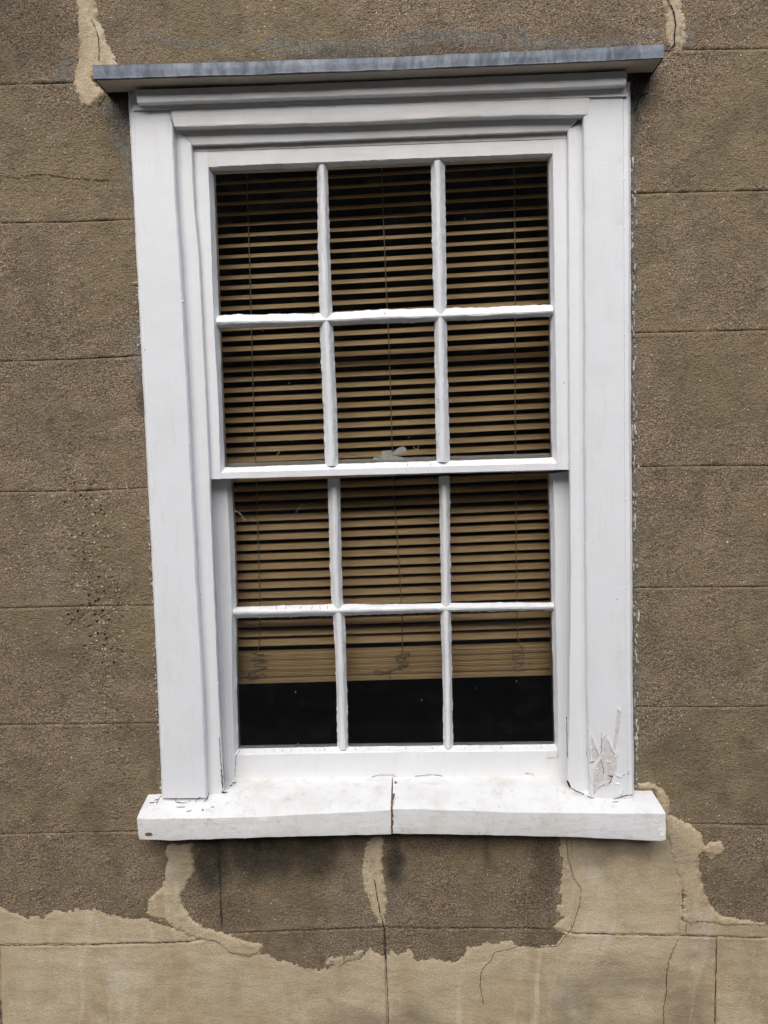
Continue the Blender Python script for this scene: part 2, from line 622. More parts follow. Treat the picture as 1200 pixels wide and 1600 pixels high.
M_PAVE = plain('pavement_asphalt', (0.05, 0.048, 0.045), 0.9, 0.2, 6, 0.002)
M_ROAD = plain('asphalt', (0.038, 0.037, 0.035), 0.9, 0.3, 40, 0.004)
M_BRICK = plain('dark_brick', (0.085, 0.058, 0.042), 0.9, 0.35, 5, 0.004)
sheet('ground', -120, 120, -120, 30, GROUND_Z - 0.13, M_ROAD)
sheet('road', -40, 40, -9, -2.3, GROUND_Z - 0.126, M_ROAD)
b = link_mesh('pavement', [(-40, -2.3, GROUND_Z), (40, -2.3, GROUND_Z), (40, 0.02, GROUND_Z), (-40, 0.02, GROUND_Z),
                           (-40, -2.3, GROUND_Z - .125), (40, -2.3, GROUND_Z - .125), (40, 0.02, GROUND_Z - .125), (-40, 0.02, GROUND_Z - .125)],
              [(0, 1, 2, 3), (4, 5, 1, 0), (5, 6, 2, 1), (7, 4, 0, 3), (6, 7, 3, 2)], M_PAVE, None, False)
props(b, kind='structure')
V, F = [], []
for (xa_, xb_, ht) in ((-60, -14, 8.4), (-14, 9, 8.0), (9, 60, 8.9)):  # out-of-view buildings added to block low sky and darken the pane reflections
    o_ = len(V)
    V += [(x, y, z) for z in (GROUND_Z - 0.13, GROUND_Z + ht) for y in (-19, -11.5) for x in (xa_, xb_)]
    F += [tuple(o_ + i for i in f) for f in ((0, 2, 3, 1), (4, 5, 7, 6), (0, 1, 5, 4), (2, 6, 7, 3), (0, 4, 6, 2), (1, 3, 7, 5))]
props(link_mesh('added_street_wall', np.array(V, float), F, M_BRICK, None, False), kind='structure')

# ------------------------------------------------------------------ wall: thing with blocks scored into the render
wall = empty('rendered_wall', (0, 0, GROUND_Z))
props(wall, 'brown roughcast wall lined out in blocks with pale cream repairs round the window', 'wall', kind='thing')

JL = [131, 348, 564, 768, 950, 1132, 1303, 1475]                       # joints left of the window (at x=0)
JL_LINES = [[(-400, 136), (0, 132), (60, 131), (150, 128)], [(-400, 358), (0, 349), (110, 347), (215, 343)], [(-400, 572), (0, 565), (110, 562), (225, 556)],
            [(-400, 772), (0, 769), (120, 768), (240, 762)], [(-400, 954), (0, 951), (110, 948), (250, 946)],
            [(-400, 1134), (0, 1133), (120, 1132), (260, 1130)], [(-400, 1308), (0, 1304), (100, 1302), (230, 1299)]]
JR_LINES = [[(1030, 80), (1085, 78), (1200, 77), (1650, 74)], [(980, 303), (1010, 302), (1200, 298), (1650, 290)], [(980, 521), (1100, 518), (1200, 516), (1650, 510)],
            [(980, 730), (1100, 728), (1200, 728), (1650, 726)], [(980, 919), (1100, 918), (1200, 917), (1650, 915)],
            [(980, 1104), (1100, 1105), (1200, 1104), (1650, 1106)], [(1020, 1286), (1100, 1288), (1200, 1290), (1650, 1296)]]
BASE_LINE = [(-500, 1482), (0, 1476), (150, 1475), (300, 1471), (360, 1459), (480, 1453), (600, 1448.5), (700, 1450), (870, 1452), (900, 1458),
             (1060, 1461), (1120, 1463), (1200, 1465), (1700, 1475)]
OUT_L = [(199.6, 135), (209.3, 320), (213, 400), (233.5, 800), (246.6, 1080), (253, 1247)]
OUT_R = [(984.7, 128), (985.7, 320), (986, 640), (988, 850), (988.5, 1080), (991, 1247)]
CAS_Y = -0.024

cl = poly(OUT_L, CAS_Y)
crr = poly(OUT_R, CAS_Y)


def x_left(z):
    o = np.argsort(cl[:, 2])
    return np.interp(z, cl[o, 2], cl[o, 0]) - 0.0025


def x_right(z):
    o = np.argsort(crr[:, 2])
    return np.interp(z, crr[o, 2], crr[o, 0]) + 0.0035


def line_z(pts):
    a = poly(pts, 0.0)
    o = np.argsort(a[:, 0])
    return lambda x: np.interp(x, a[o, 0], a[o, 2])


def pxpoly(pts):
    a = poly(pts, 0.0)
    return a[:, [0, 2]]


# zones that have a colour of their own (pixel outlines)
CREAM_ZONE = pxpoly([(-700, 1405), (-300, 1412), (0, 1414), (12, 1424), (40, 1430), (66, 1432), (85, 1423), (120, 1421), (150, 1420), (158, 1426), (200, 1434),
                     (232, 1436), (262, 1446), (300, 1456), (345, 1466), (400, 1486), (432, 1500), (455, 1502), (478, 1514), (505, 1513), (520, 1508), (556, 1500), (578, 1482),
                     (590, 1488), (603, 1492), (612, 1484), (622, 1490), (642, 1482), (652, 1496), (662, 1498), (676, 1492), (684, 1499), (712, 1500), (722, 1494),
                     (732, 1480), (762, 1474), (800, 1467), (806, 1476), (840, 1482), (868, 1474), (880, 1456), (862, 1448), (868, 1440), (884, 1434), (866, 1424), (868, 1412), (880, 1408),
                     (872, 1396), (876, 1380), (878, 1350), (872, 1330), (878, 1300), (960, 1290), (1050, 1300), (1066, 1380), (1068, 1438), (1100, 1436), (1200, 1441), (1330, 1446), (1900, 1460),
                     (1900, 2600), (-700, 2600)])
GREY_ZONES = [pxpoly(q) for q in (
    [(85, 106), (108, 82), (118, 78), (119, 100), (114, 128), (96, 138), (80, 122)],
    [(150, 168), (168, 150), (196, 142), (202, 180), (207, 260), (211, 340), (213, 400), (207, 400), (202, 310), (195, 296), (193, 254), (178, 242), (168, 208), (171, 194)],
    [(408, 64), (436, 50), (470, 62), (492, 74), (470, 82), (438, 82)],
    [(545, 63), (620, 55), (650, 45), (720, 42), (762, 48), (800, 60), (806, 70), (700, 70), (640, 78), (600, 82), (545, 74)],
    [(770, 42), (800, 39), (832, 46), (820, 60), (785, 56)],
    [(200, 42), (250, 55), (290, 66), (380, 62), (390, 70), (300, 78), (230, 66)],
    [(990, 62), (1000, 50), (1032, 48), (1034, 62)],
    [(1070, 34), (1085, 44), (1086, 66), (1078, 86), (1066, 76), (1070, 56)],
    [(199, 500), (216, 505), (224, 560), (226, 650), (222, 650), (214, 620), (205, 560)],
    [(986, 140), (1004, 150), (1000, 300), (999, 500), (1000, 800), (999, 1000), (1004, 1100), (1004, 1230), (990, 1240), (986, 800), (984, 400)],
    [(232, 700), (238, 700), (252, 1080), (256, 1240), (250, 1240), (243, 1080), (236, 850)],
    [(145, 1055), (153, 1054), (159, 1063), (152, 1067), (146, 1063)],
    [(380, 70), (520, 60), (560, 74), (700, 84), (560, 92), (420, 90)],
    [(700, 66), (860, 52), (1000, 62), (1020, 70), (880, 76), (760, 80)],
)]
STAIN_SHADE_SPOTS = [  # (pixel x, y, half width px, half height px, strength): damp and sooty stains, plus shade painted below the sill and hood ends
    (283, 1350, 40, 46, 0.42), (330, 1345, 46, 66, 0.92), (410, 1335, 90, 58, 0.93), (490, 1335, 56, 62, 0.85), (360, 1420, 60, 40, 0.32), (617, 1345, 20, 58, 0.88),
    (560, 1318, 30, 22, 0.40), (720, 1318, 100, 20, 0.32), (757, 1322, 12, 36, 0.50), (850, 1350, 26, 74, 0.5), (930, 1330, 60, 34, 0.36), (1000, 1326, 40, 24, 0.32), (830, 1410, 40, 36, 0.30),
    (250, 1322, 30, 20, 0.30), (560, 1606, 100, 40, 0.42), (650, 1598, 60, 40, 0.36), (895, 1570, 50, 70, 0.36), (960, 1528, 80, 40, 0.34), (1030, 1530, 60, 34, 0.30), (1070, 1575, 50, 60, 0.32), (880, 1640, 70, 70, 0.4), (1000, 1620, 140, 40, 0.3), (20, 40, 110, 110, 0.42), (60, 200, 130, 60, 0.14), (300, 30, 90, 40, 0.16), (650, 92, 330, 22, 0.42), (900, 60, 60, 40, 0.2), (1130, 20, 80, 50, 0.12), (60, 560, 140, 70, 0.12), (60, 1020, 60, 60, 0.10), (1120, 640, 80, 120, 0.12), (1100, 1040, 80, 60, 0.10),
    (186, 148, 22, 18, 0.70), (1008, 120, 22, 20, 0.60), (994, 165, 10, 42, 0.60), (560, 88, 420, 10, 0.35), (222, 612, 7, 40, 0.55), (60, 60, 60, 50, 0.18), (186, 1432, 30, 16, 0.10),  # the first few put the shade below the hood ends into the colour
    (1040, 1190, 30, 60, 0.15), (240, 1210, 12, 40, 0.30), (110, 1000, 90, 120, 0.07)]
STAIN_SHADE = []
for (sx, sy, hw, hh, s_) in STAIN_SHADE_SPOTS:
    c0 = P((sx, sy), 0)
    STAIN_SHADE.append((c0[0], c0[2], hw * 0.00137, hh * 0.00137, s_))
PEB = []
for (sx, sy, hw, hh, s_) in ((130, 800, 60, 120, 0.9), (150, 960, 60, 160, 1.0), (180, 1160, 50, 110, 0.6), (60, 880, 70, 60, 0.4), (120, 700, 40, 60, 0.5), (1140, 1170, 60, 60, 0.3), (165, 1260, 50, 40, 0.5)):
    c0 = P((sx, sy), 0)
    PEB.append((c0[0], c0[2], hw * 0.00137, hh * 0.00137, s_))


def wall_fields(x, z):
    """height of the render in front of the wall plane, and the masks of its colours"""
    rag = 0.010 * fbm(x, z, 38, 3, 3) + 0.004 * noise(x, z, 140, 5)
    dc = sdf(CREAM_ZONE, x, z) + rag
    cream = sstep(0.005, -0.007, dc)
    grey = np.zeros_like(x)
    for g in GREY_ZONES:
        near = (x > g[:, 0].min() - .03) & (x < g[:, 0].max() + .03) & (z > g[:, 1].min() - .03) & (z < g[:, 1].max() + .03)
        if near.any():
            d = sdf(g, x[near], z[near]) + 0.8 * rag[near]
            grey[near] = np.maximum(grey[near], sstep(0.006, -0.006, d))
    stain_shade = np.zeros_like(x)
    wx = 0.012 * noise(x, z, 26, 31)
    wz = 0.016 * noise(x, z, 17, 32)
    for (cx, cz, hw, hh, s_) in STAIN_SHADE:
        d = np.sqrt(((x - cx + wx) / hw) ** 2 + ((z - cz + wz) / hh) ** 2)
        stain_shade = np.maximum(stain_shade, s_ * sstep(1.25, 0.35, d))
    pebb = np.zeros_like(x)
    for (cx, cz, hw, hh, s_) in PEB:
        d = np.sqrt(((x - cx + 2 * wx) / hw) ** 2 + ((z - cz + 2 * wz) / hh) ** 2)
        pebb = np.maximum(pebb, s_ * sstep(1.3, 0.3, d))
    h = 0.0040 * fbm(x, z, 3.0, 1, 3) + 0.0016 * noise(x, z, 22, 2)
    rough = 1 - 0.72 * cream - 0.4 * grey
    h = h + rough * (0.0007 * noise(x, z, 90, 4) + 0.0008 * noise(x, z, 190, 6) + 0.0008 * noise(x, z, 330, 8))
    h = h + 0.0016 * sstep(0.002, -0.012, dc) + 0.0007 * grey
    h = h + 0.0010 * cream * fbm(x * 0.6 + z * 0.3, z * 1.3, 34, 44, 3)
    pit = np.clip(noise(x, z, 110, 61) - 0.45, 0, 1) * pebb
    h = h - 0.012 * pit
    return h, cream, grey, stain_shade, pebb


def graded(a, b, lo, hi, fine=0.0026):
    """grid stations from a to b: fine between lo and hi, growing coarser outside"""
    out = []
    t = a
    while t < b - 1e-9:
        out.append(t)
        dd = max(0.0, lo - t, t - hi)
        t += fine + 0.12 * dd
    if len(out) > 1 and b - out[-1] < 0.4 * fine:
        out.pop()
    out.append(b)
    return np.array(out)


VX0, VX1 = P((-15, 800), 0)[0] - 0.02, P((1215, 800), 0)[0] + 0.02
VZ0, VZ1 = P((600, 1612), 0)[2] - 0.03, P((600, -12), 0)[2] + 0.03


def wall_block(name, xa, xb, za, zb, groove='LRTB', label=None):
    """one block of the lined-out render; xa, xb give its sides at a height, za, zb its edges at an x"""
    zc = np.array([za(0.0), zb(0.0)])
    xm0, xm1 = float(np.min(xa(zc))), float(np.max(xb(zc)))
    gx = graded(xm0, xm1, VX0, VX1)
    u = (gx - xm0) / (xm1 - xm0)
    mx = 0.5 * (xm0 + xm1)
    gz = graded(float(za(mx)), float(zb(mx)), VZ0, VZ1)
    v = (gz - gz[0]) / (gz[-1] - gz[0])
    U, Vv = np.meshgrid(u, v)
    X = xm0 + U * (xm1 - xm0)
    for _ in range(3):
        Z = za(X) * (1 - Vv) + zb(X) * Vv
        A, B = xa(Z), xb(Z)
        X = A + U * (B - A)
    Z = za(X) * (1 - Vv) + zb(X) * Vv
    h, cream, grey, stain_shade, pebb = wall_fields(X, Z)
    A, B = xa(Z), xb(Z)
    wv = 0.0011 * noise(X, Z, 45, 71) + 0.0007 * noise(X, Z, 130, 72)
    d = np.full(X.shape, 1.0)
    if 'L' in groove:
        d = np.minimum(d, X - A)
    if 'R' in groove:
        d = np.minimum(d, B - X)
    if 'T' in groove:
        d = np.minimum(d, zb(X) - Z)
    if 'B' in groove:
        d = np.minimum(d, Z - za(X))
    dep = 0.0034 * (0.55 + 0.5 * noise(X, Z, 16, 73) + 0.3 * noise(X, Z, 60, 74))
    dep = np.clip(dep, 0.0008, 0.008)
    h = h - dep * sstep(0.0030, 0.0003, d + wv)
    h = h + 0.0008 * sstep(0.006, 0.0, np.abs(d - 0.006)) * (noise(X, Z, 30, 75) > 0)
    nv, nu = X.shape
    V = np.stack([X.ravel(), -h.ravel(), Z.ravel()], 1)
    idx = np.arange(nu * nv).reshape(nv, nu)
    F = np.stack([idx[:-1, :-1], idx[:-1, 1:], idx[1:, 1:], idx[1:, :-1]], -1).reshape(-1, 4)
    loop = np.concatenate([idx[0, :], idx[1:, -1], idx[-1, -2::-1], idx[-2:0:-1, 0]])
    back = V[loop].copy()
    back[:, 1] = 0.03
    nb = len(loop)
    bi = len(V) + np.arange(nb)
    side = np.stack([np.roll(loop, -1), loop, bi, np.roll(bi, -1)], -1)
    V = np.concatenate([V, back])
    F = np.concatenate([F, side])
    at = {k: np.concatenate([a.ravel(), a.ravel()[loop]]) for k, a in (('cream', cream), ('grey', grey), ('stain_shade', stain_shade), ('pebble', pebb))}
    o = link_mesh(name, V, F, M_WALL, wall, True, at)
    if label:
        o['label'] = label
    return o


def const(v):
    return lambda t: np.full(np.shape(t), float(v)) if np.shape(t) else float(v)


FAR_L, FAR_R = const(-3.2), const(3.2)
TOP_Z, BOT_Z = const(2.6), const(GROUND_Z)
base = line_z(BASE_LINE)
zl = [line_z(q) for q in JL_LINES]
zr = [line_z(q) for q in JR_LINES]
lint_l = const(P((150, 0), 0)[0])
lint_r = const(P((1049, 0), 0)[0])
hood_z = line_z([(100, 112), (145, 112), (600, 100), (1040, 80), (1090, 78)])

side_l = lambda z: np.where(z > P((150, 140), 0)[2], P((150, 0), 0)[0], x_left(z))
side_r = lambda z: np.where(z > P((1049, 112), 0)[2], P((1049, 0), 0)[0], x_right(z))
# left of the window, top to bottom
wall_block('render_block', FAR_L, lint_l, zl[0], TOP_Z, 'RB')
for k in range(6):
    wall_block('render_block', FAR_L, x_left, zl[k + 1], zl[k], 'TB')
sill_lx = const(P((290, 1390), 0)[0])
wall_block('render_block', FAR_L, sill_lx, base, zl[6], 'TB')
# right of the window
wall_block('render_block', lint_r, FAR_R, zr[0], TOP_Z, 'LB')
for k in range(6):
    wall_block('render_block', x_right, FAR_R, zr[k + 1], zr[k], 'TB')
wall_block('render_block', const(P((1062, 1390), 0)[0]), FAR_R, base, zr[6], 'TB')
# over the hood
wall_block('render_block', lint_l, lint_r, hood_z, TOP_Z, 'LR', 'stained lintel block above the lead hood')
# under the sill
under_z = line_z([(200, 1290), (610, 1284), (1060, 1290)])
for (xa_, xb_) in ((290, 344), (344, 599), (599, 893), (893, 1062)):
    wall_block('render_block', const(P((xa_, 1390), 0)[0]), const(P((xb_, 1390), 0)[0]), base, under_z, ('B' if xb_ in (893, 1062) else 'RB') if xa_ in (290, 599) else ('LB' if xa_ in (344,) else 'B'))
# cream blocks along the bottom
for (xa_, xb_) in ((None, 1), (1, 604), (604, 1119), (1119, None)):
    a_ = FAR_L if xa_ is None else (lambda z, p=xa_: np.interp(z, [P((p + 5, 1900), 0)[2], P((p, 1460), 0)[2]], [P((p + (8 if p == 604 else -2), 1900), 0)[0], P((p - (3 if p == 604 else 0), 1460), 0)[0]]))
    b_ = FAR_R if xb_ is None else (lambda z, p=xb_: np.interp(z, [P((p + 5, 1900), 0)[2], P((p, 1460), 0)[2]], [P((p + (8 if p == 604 else -2), 1900), 0)[0], P((p - (3 if p == 604 else 0), 1460), 0)[0]]))
    wall_block('render_block', a_, b_, BOT_Z, base, 'LRT', 'smooth cream render block')

# the masonry behind, round the opening
ox0, ox1 = x_left(0.0) - 0.03, x_right(0.0) + 0.03
oz0, oz1 = P((600, 1300), 0)[2], P((600, 110), 0)[2]
V, F = [], []


def add_box(V, F, x0, x1, y0, y1, z0, z1):
    o = len(V)
    V += [(x, y, z) for z in (z0, z1) for y in (y0, y1) for x in (x0, x1)]
    F += [tuple(o + i for i in f) for f in ((0, 2, 3, 1), (4, 5, 7, 6), (0, 1, 5, 4), (2, 6, 7, 3), (0, 4, 6, 2), (1, 3, 7, 5))]


add_box(V, F, -3.2, ox0 + 0.055, 0.0125, 0.30, GROUND_Z, 2.6)
add_box(V, F, ox1 - 0.055, 3.2, 0.0125, 0.30, GROUND_Z, 2.6)
add_box(V, F, ox0 + 0.055, ox1 - 0.055, 0.0125, 0.30, GROUND_Z, oz0 - 0.005)
add_box(V, F, ox0 + 0.055, ox1 - 0.055, 0.0125, 0.30, oz1 - 0.03, 2.6)
core = link_mesh('masonry', V, F, M_GAP, wall, False)


def patch(pxs, thick, cream_v, grey_v, label, stain_shade_k=0.0, seed=0, rough=0.0013, edge=0.011, name='repair_patch'):
    """a trowelled repair standing a few millimetres proud of the render"""
    pg = pxpoly(pxs)
    fine = 0.0026
    x = np.arange(pg[:, 0].min() - .012, pg[:, 0].max() + .012, fine)
    z = np.arange(pg[:, 1].min() - .012, pg[:, 1].max() + .012, fine)
    X, Z = np.meshgrid(x, z)
    h0, cm, gy, so, pb = wall_fields(X, Z)
    thick = thick * 0.7
    d = sdf(pg, X, Z) + 0.008 * fbm(X, Z, 45, 80 + seed, 3) + 0.0030 * noise(X, Z, 190, 90 + seed)
    t = sstep(0.001, -edge, d)
    h = h0 * 0.6 + thick * (t * 1.6 - 0.6) + rough * fbm(X, Z, 70, 100 + seed, 3) + 0.0015 * fbm(X, Z * 0.5, 26, 110 + seed, 2)
    h = np.where(t > 0, np.maximum(h, h0 * 0.6 + thick * (t * 1.6 - 0.6)), h0 - 0.006)
    keep = d < 0.0035
    idx = -np.ones(X.shape, int)
    nv, nu = X.shape
    q = keep[:-1, :-1] & keep[1:, :-1] & keep[:-1, 1:] & keep[1:, 1:]
    used = np.zeros(X.shape, bool)
    for a in (slice(None, -1), slice(1, None)):
        for b_ in (slice(None, -1), slice(1, None)):
            used[a, b_] |= q
    idx[used] = np.arange(used.sum())
    F_ = np.stack([idx[:-1, :-1][q], idx[:-1, 1:][q], idx[1:, 1:][q], idx[1:, :-1][q]], -1)
    V_ = np.stack([X[used], -h[used], Z[used]], 1)
    du_ = d[used]
    at = dict(cream=np.maximum(cm[used], cream_v * sstep(0.0005, -0.0060, du_)), grey=grey_v * sstep(0.0, -0.006, du_), stain_shade=np.maximum(so[used] * stain_shade_k, 0), pebble=np.zeros(len(V_)))
    o = link_mesh(name, V_, F_, M_WALL, wall, True, at)
    o['label'] = label
    return o


patch([(118, -70), (156, -70), (152, 0), (157, 30), (168, 60), (178, 82), (190, 112), (176, 118), (150, 116), (150, 126), (164, 143), (162, 152), (150, 166), (143, 172), (134, 172), (124, 164),
       (119, 150), (113, 135), (116, 116), (121, 72), (118, 0)], 0.006, 1.0, 0.0, 'pale cream mortar strip beside the hood', 0.2, 1)
patch([(1030, -70), (1062, -70), (1066, 10), (1074, 30), (1076, 56), (1070, 80), (1058, 84), (1046, 82), (1037, 62), (1038, 34), (1034, 0)], 0.004, 0.9, 0.55, 'cracked grey mortar patch right of the hood', 0.0, 2)


def z6(q, ox=800, oy=1200, s=3.0):
    return [(ox + a / s, oy + b_ / s) for a, b_ in q]


patch(z6([(570, 55), (640, 62), (712, 92), (748, 150), (742, 212), (832, 258), (892, 310), (912, 350), (975, 328), (1000, 374), (985, 408), (935, 432), (895, 404), (878, 450), (900, 530), (902, 580),
          (930, 612), (942, 650), (980, 680), (1080, 702), (1220, 722), (1230, 745), (960, 738), (870, 732), (832, 742), (795, 722), (800, 600), (770, 500), (735, 370), (715, 330), (700, 215), (680, 150), (660, 110), (590, 100)]),
      0.0055, 1.0, 0.10, 'cream mortar patch below the right end of the sill', 0.0, 3)
patch(z6([(770, 345), (905, 350), (915, 420), (918, 500), (852, 600), (862, 640), (912, 712), (962, 742), (1062, 772), (1132, 800), (1230, 822), (1230, 880), (1170, 892), (1080, 872), (1000, 822), (900, 800), (830, 762),
          (760, 722), (690, 702), (678, 660), (700, 590), (758, 550), (768, 490), (775, 450)], 0), 0.0055, 1.0, 0.0, 'cream mortar patch below the left end of the sill', 0.85, 4)
patch(z6([(525, 310), (605, 310), (602, 480), (622, 620), (612, 742), (578, 744), (540, 690), (500, 560), (488, 440)], 400), 0.005, 0.85, 0.45, 'pale mortar strip under the middle of the sill', 0.6, 5)
patch([(870, 1300), (886, 1300), (893, 1360), (906, 1388), (902, 1425), (897, 1440), (884, 1456), (876, 1462), (862, 1450), (880, 1428), (872, 1404), (882, 1380), (878, 1340)], 0.003, 0.9, 0.1, 'thin mortar skim along a crack', 0.5, 6)
patch([(508, 1498), (540, 1490), (566, 1478), (575, 1488), (560, 1500), (530, 1512), (505, 1512)], 0.003, 0.7, 0.4, 'small trowel smear', 0.0, 7)
patch([(1135, 1232), (1142, 1230), (1146, 1236), (1138, 1242), (1132, 1238)], 0.004, 0.8, 0.1, 'small mortar blob on the brown render', 0, 8)


def crack(parent, pxs, w_px=1.6, Y=None, mat=None, name='crack', lift=0.0006, n=None, join=None):
    """a crack: narrow ragged ribbon of dark hollow lying on the surface"""
    pts = interp_px(pxs, n or max(6, int(np.sum(np.hypot(*np.diff(np.array(pxs, float), axis=0).T)) / 2.2)))
    if Y is None:
        w3 = poly(pts, -0.002)
        h = wall_fields(w3[:, 0], w3[:, 2])[0]
        w3[:, 1] = -h - lift - 0.0008
    else:
        w3 = poly(pts, Y - lift)
    m_ = len(w3)
    crack.k = getattr(crack, 'k', 0) + 1
    s = np.arange(m_)
    w3[:, 0] += 0.0010 * noise(s * 1.0, 0 * s + crack.k, 0.30, 5) + 0.0006 * noise(s * 1.0, 0 * s + crack.k, 0.9, 6)
    w3[:, 2] += 0.0010 * noise(s * 1.0, 0 * s + crack.k, 0.30, 7) + 0.0006 * noise(s * 1.0, 0 * s + crack.k, 0.9, 8)
    t = np.gradient(w3, axis=0)
    t[:, 1] = 0
    t /= np.linalg.norm(t, axis=1)[:, None] + 1e-9
    nrm = np.stack([-t[:, 2], 0 * t[:, 0], t[:, 0]], 1)
    wd = 0.4 * w_px * 0.00137 * np.clip(0.75 + 0.75 * noise(s * 1.0, 0 * s + crack.k * 3.3, 0.45, 9), 0.18, 1.7)
    wd[0] = wd[-1] = 0.0001
    a, b_ = w3 + nrm * wd[:, None], w3 - nrm * wd[:, None]
    mid = w3.copy()
    mid[:, 1] += 0.0004
    V_ = np.concatenate([a, mid, b_])
    F_ = [(i, i + 1, m_ + i + 1, m_ + i) for i in range(m_ - 1)] + [(m_ + i, m_ + i + 1, 2 * m_ + i + 1, 2 * m_ + i) for i in range(m_ - 1)]
    if join is not None:
        off = len(join[0])
        join[0].extend(V_.tolist())
        join[1].extend([tuple(off + i for i in f) for f in F_])
        return
    return link_mesh(name, V_, F_, mat or M_GAP, parent, True)


for q, wd in (([(143, 30), (150, 45), (155, 62), (156, 80), (155, 98)], 1.6),
              ([(1038, -20), (1044, 4), (1051, 16), (1055, 40), (1052, 56), (1053, 70), (1046, 80)], 3.2),
              ([(0, 274), (25, 278), (50, 273), (70, 272), (95, 276), (125, 279), (160, 281), (192, 283)], 1.2),
              ([(885, 1306), (887, 1340), (897, 1372), (908, 1388), (905, 1415), (899, 1434), (893, 1450), (880, 1466), (872, 1478), (845, 1481), (826, 1473), (800, 1481), (772, 1488), (768, 1500), (752, 1515), (750, 1540), (756, 1570)], 1.25),
              ([(585, 1372), (589, 1398), (594, 1425), (600, 1447)], 2.0),
              ([(1061, 1466), (1052, 1482), (1044, 1504), (1041, 1530), (1042, 1545), (1037, 1575), (1037, 1620)], 1.5),
              ([(1014, 215 - 70), (1000, 150), (994, 168), (990, 178)], 2.0),
              ([(1084, 1442), (1096, 1440), (1112, 1437), (1122, 1442)], 2.0),
              ([(200, 1420), (216, 1412), (217, 1402)], 1.6), ([(164, 148), (160, 158), (152, 166)], 2.2),
              ([(344, 1312), (343, 1360), (345, 1420), (346, 1447)], 2.0),
              ([(601, 1450), (602, 1480), (602, 1492)], 2.2), ([(601, 1488), (602, 1494), (603, 1500)], 6.0), ([(603, 1498), (605, 1540), (607, 1600), (608, 1640)], 1.7),
              ([(1120, 1460), (1119, 1500), (1117, 1560), (1116, 1630)], 1.6), ([(-20, 1476.5), (80, 1476), (150, 1475), (165, 1473.5), (230, 1473), (300, 1471)], 1.8), ([(892, 1457), (960, 1459.5), (1060, 1461.5), (1120, 1463)], 1.8), ([(1130, 1463.5), (1190, 1465)], 1.2),
              ([(366, 1458), (440, 1454.5), (520, 1451.5), (598, 1449)], 1.4), ([(606, 1449), (680, 1450), (760, 1450), (830, 1451), (870, 1454)], 1.6), ([(0, 1560), (2, 1600), (3, 1640)], 2.4),
              ([(1072, 1440), (1072, 1458)], 1.2), ([(545, 1496), (556, 1497), (564, 1500)], 1.6)):
    crack(wall, q, wd, lift=0.0046 if q[0] in ((143, 30), (1038, -20), (585, 1372)) else 0.0006)

# pebbles showing in the worn render: far too many to count
rng = np.random.default_rng(4)
for kind_i, (cnt, rr) in enumerate(((210, (0.0006, 0.0021)), (34, (0.0005, 0.0016)), (26, (0.0010, 0.0032)))):
    V, F = [], []
    for _ in range(cnt):
        r_ = rng.uniform(*rr) * (1.5 if rng.random() < 0.08 else 1)
        if rng.random() < 0.72:
            px = (rng.normal(150, 36), rng.normal(950, 170))
        else:
            px = (rng.uniform(0, 190) if rng.random() < .5 else rng.uniform(1010, 1200), rng.uniform(40, 1400))
        p = P(px, 0)
        if p[0] > x_left(p[2]) - .01 and p[0] < x_right(p[2]) + .01:
            continue
        h = float(wall_fields(np.array([p[0]]), np.array([p[2]]))[0][0])
        o_ = len(V)
        a0 = rng.uniform(0, 6.28)
        el = rng.uniform(0.4, 0.9)
        for lv, (rad, dy) in enumerate(((1.0, 0.0015), (0.85, -0.35 * r_), (0.4, -0.6 * r_))):
            for k in range(6):
                th = 2 * math.pi * k / 6
                ex, ez = rad * r_ * math.cos(th), rad * r_ * el * math.sin(th) * (1 + 0.45 * math.sin(3 * th + 5 * a0))
                V.append((p[0] + ex * math.cos(a0) - ez * math.sin(a0), -h + dy, p[2] + ex * math.sin(a0) + ez * math.cos(a0)))
        for lv in (0, 1):
            for k in range(6):
                k2 = (k + 1) % 6
                F.append((o_ + lv * 6 + k, o_ + lv * 6 + k2, o_ + lv * 6 + 6 + k2, o_ + lv * 6 + 6 + k))
        F.append(tuple(o_ + 12 + k for k in range(6)))
    props(link_mesh('pebbles', V, F, M_PEB[kind_i], wall, True), kind='stuff')

# ------------------------------------------------------------------ window
win = empty('sash_window', (0.0, 0.0, P((600, 1310), 0)[2]))
props(win, 'white painted timber sash window of twelve panes under a lead topped hood', 'window', kind='thing')

IN_L = [(270, 150), (270.5, 198), (275.5, 320), (281.7, 400), (293, 600), (302, 800), (310, 950), (317.5, 1080), (322.5, 1247)]
IN_R = [(911.5, 150), (912, 190), (913.6, 320), (914.3, 640), (916, 900), (917.5, 1080), (923, 1247)]
RIM_L = [(208, 135), (214, 320), (219, 400), (240, 800), (252.5, 1080), (258.5, 1247)]
RIM_R = [(974.5, 128), (975.5, 320), (976.5, 640), (978, 850), (979, 1080), (982, 1247)]
BEAD_L = [(300, 222), (303.8, 320), (311.7, 400), (323.5, 640), (330.5, 800), (338.5, 1000), (342, 1080), (349, 1240)]
BEAD_R = [(887, 203), (887.8, 320), (888.6, 500), (889.4, 640), (891, 900), (889, 1080), (886.5, 1238)]


def px_lerp(a, b, t, n=30):
    return interp_px(a, n) * (1 - t) + interp_px(b, n) * t


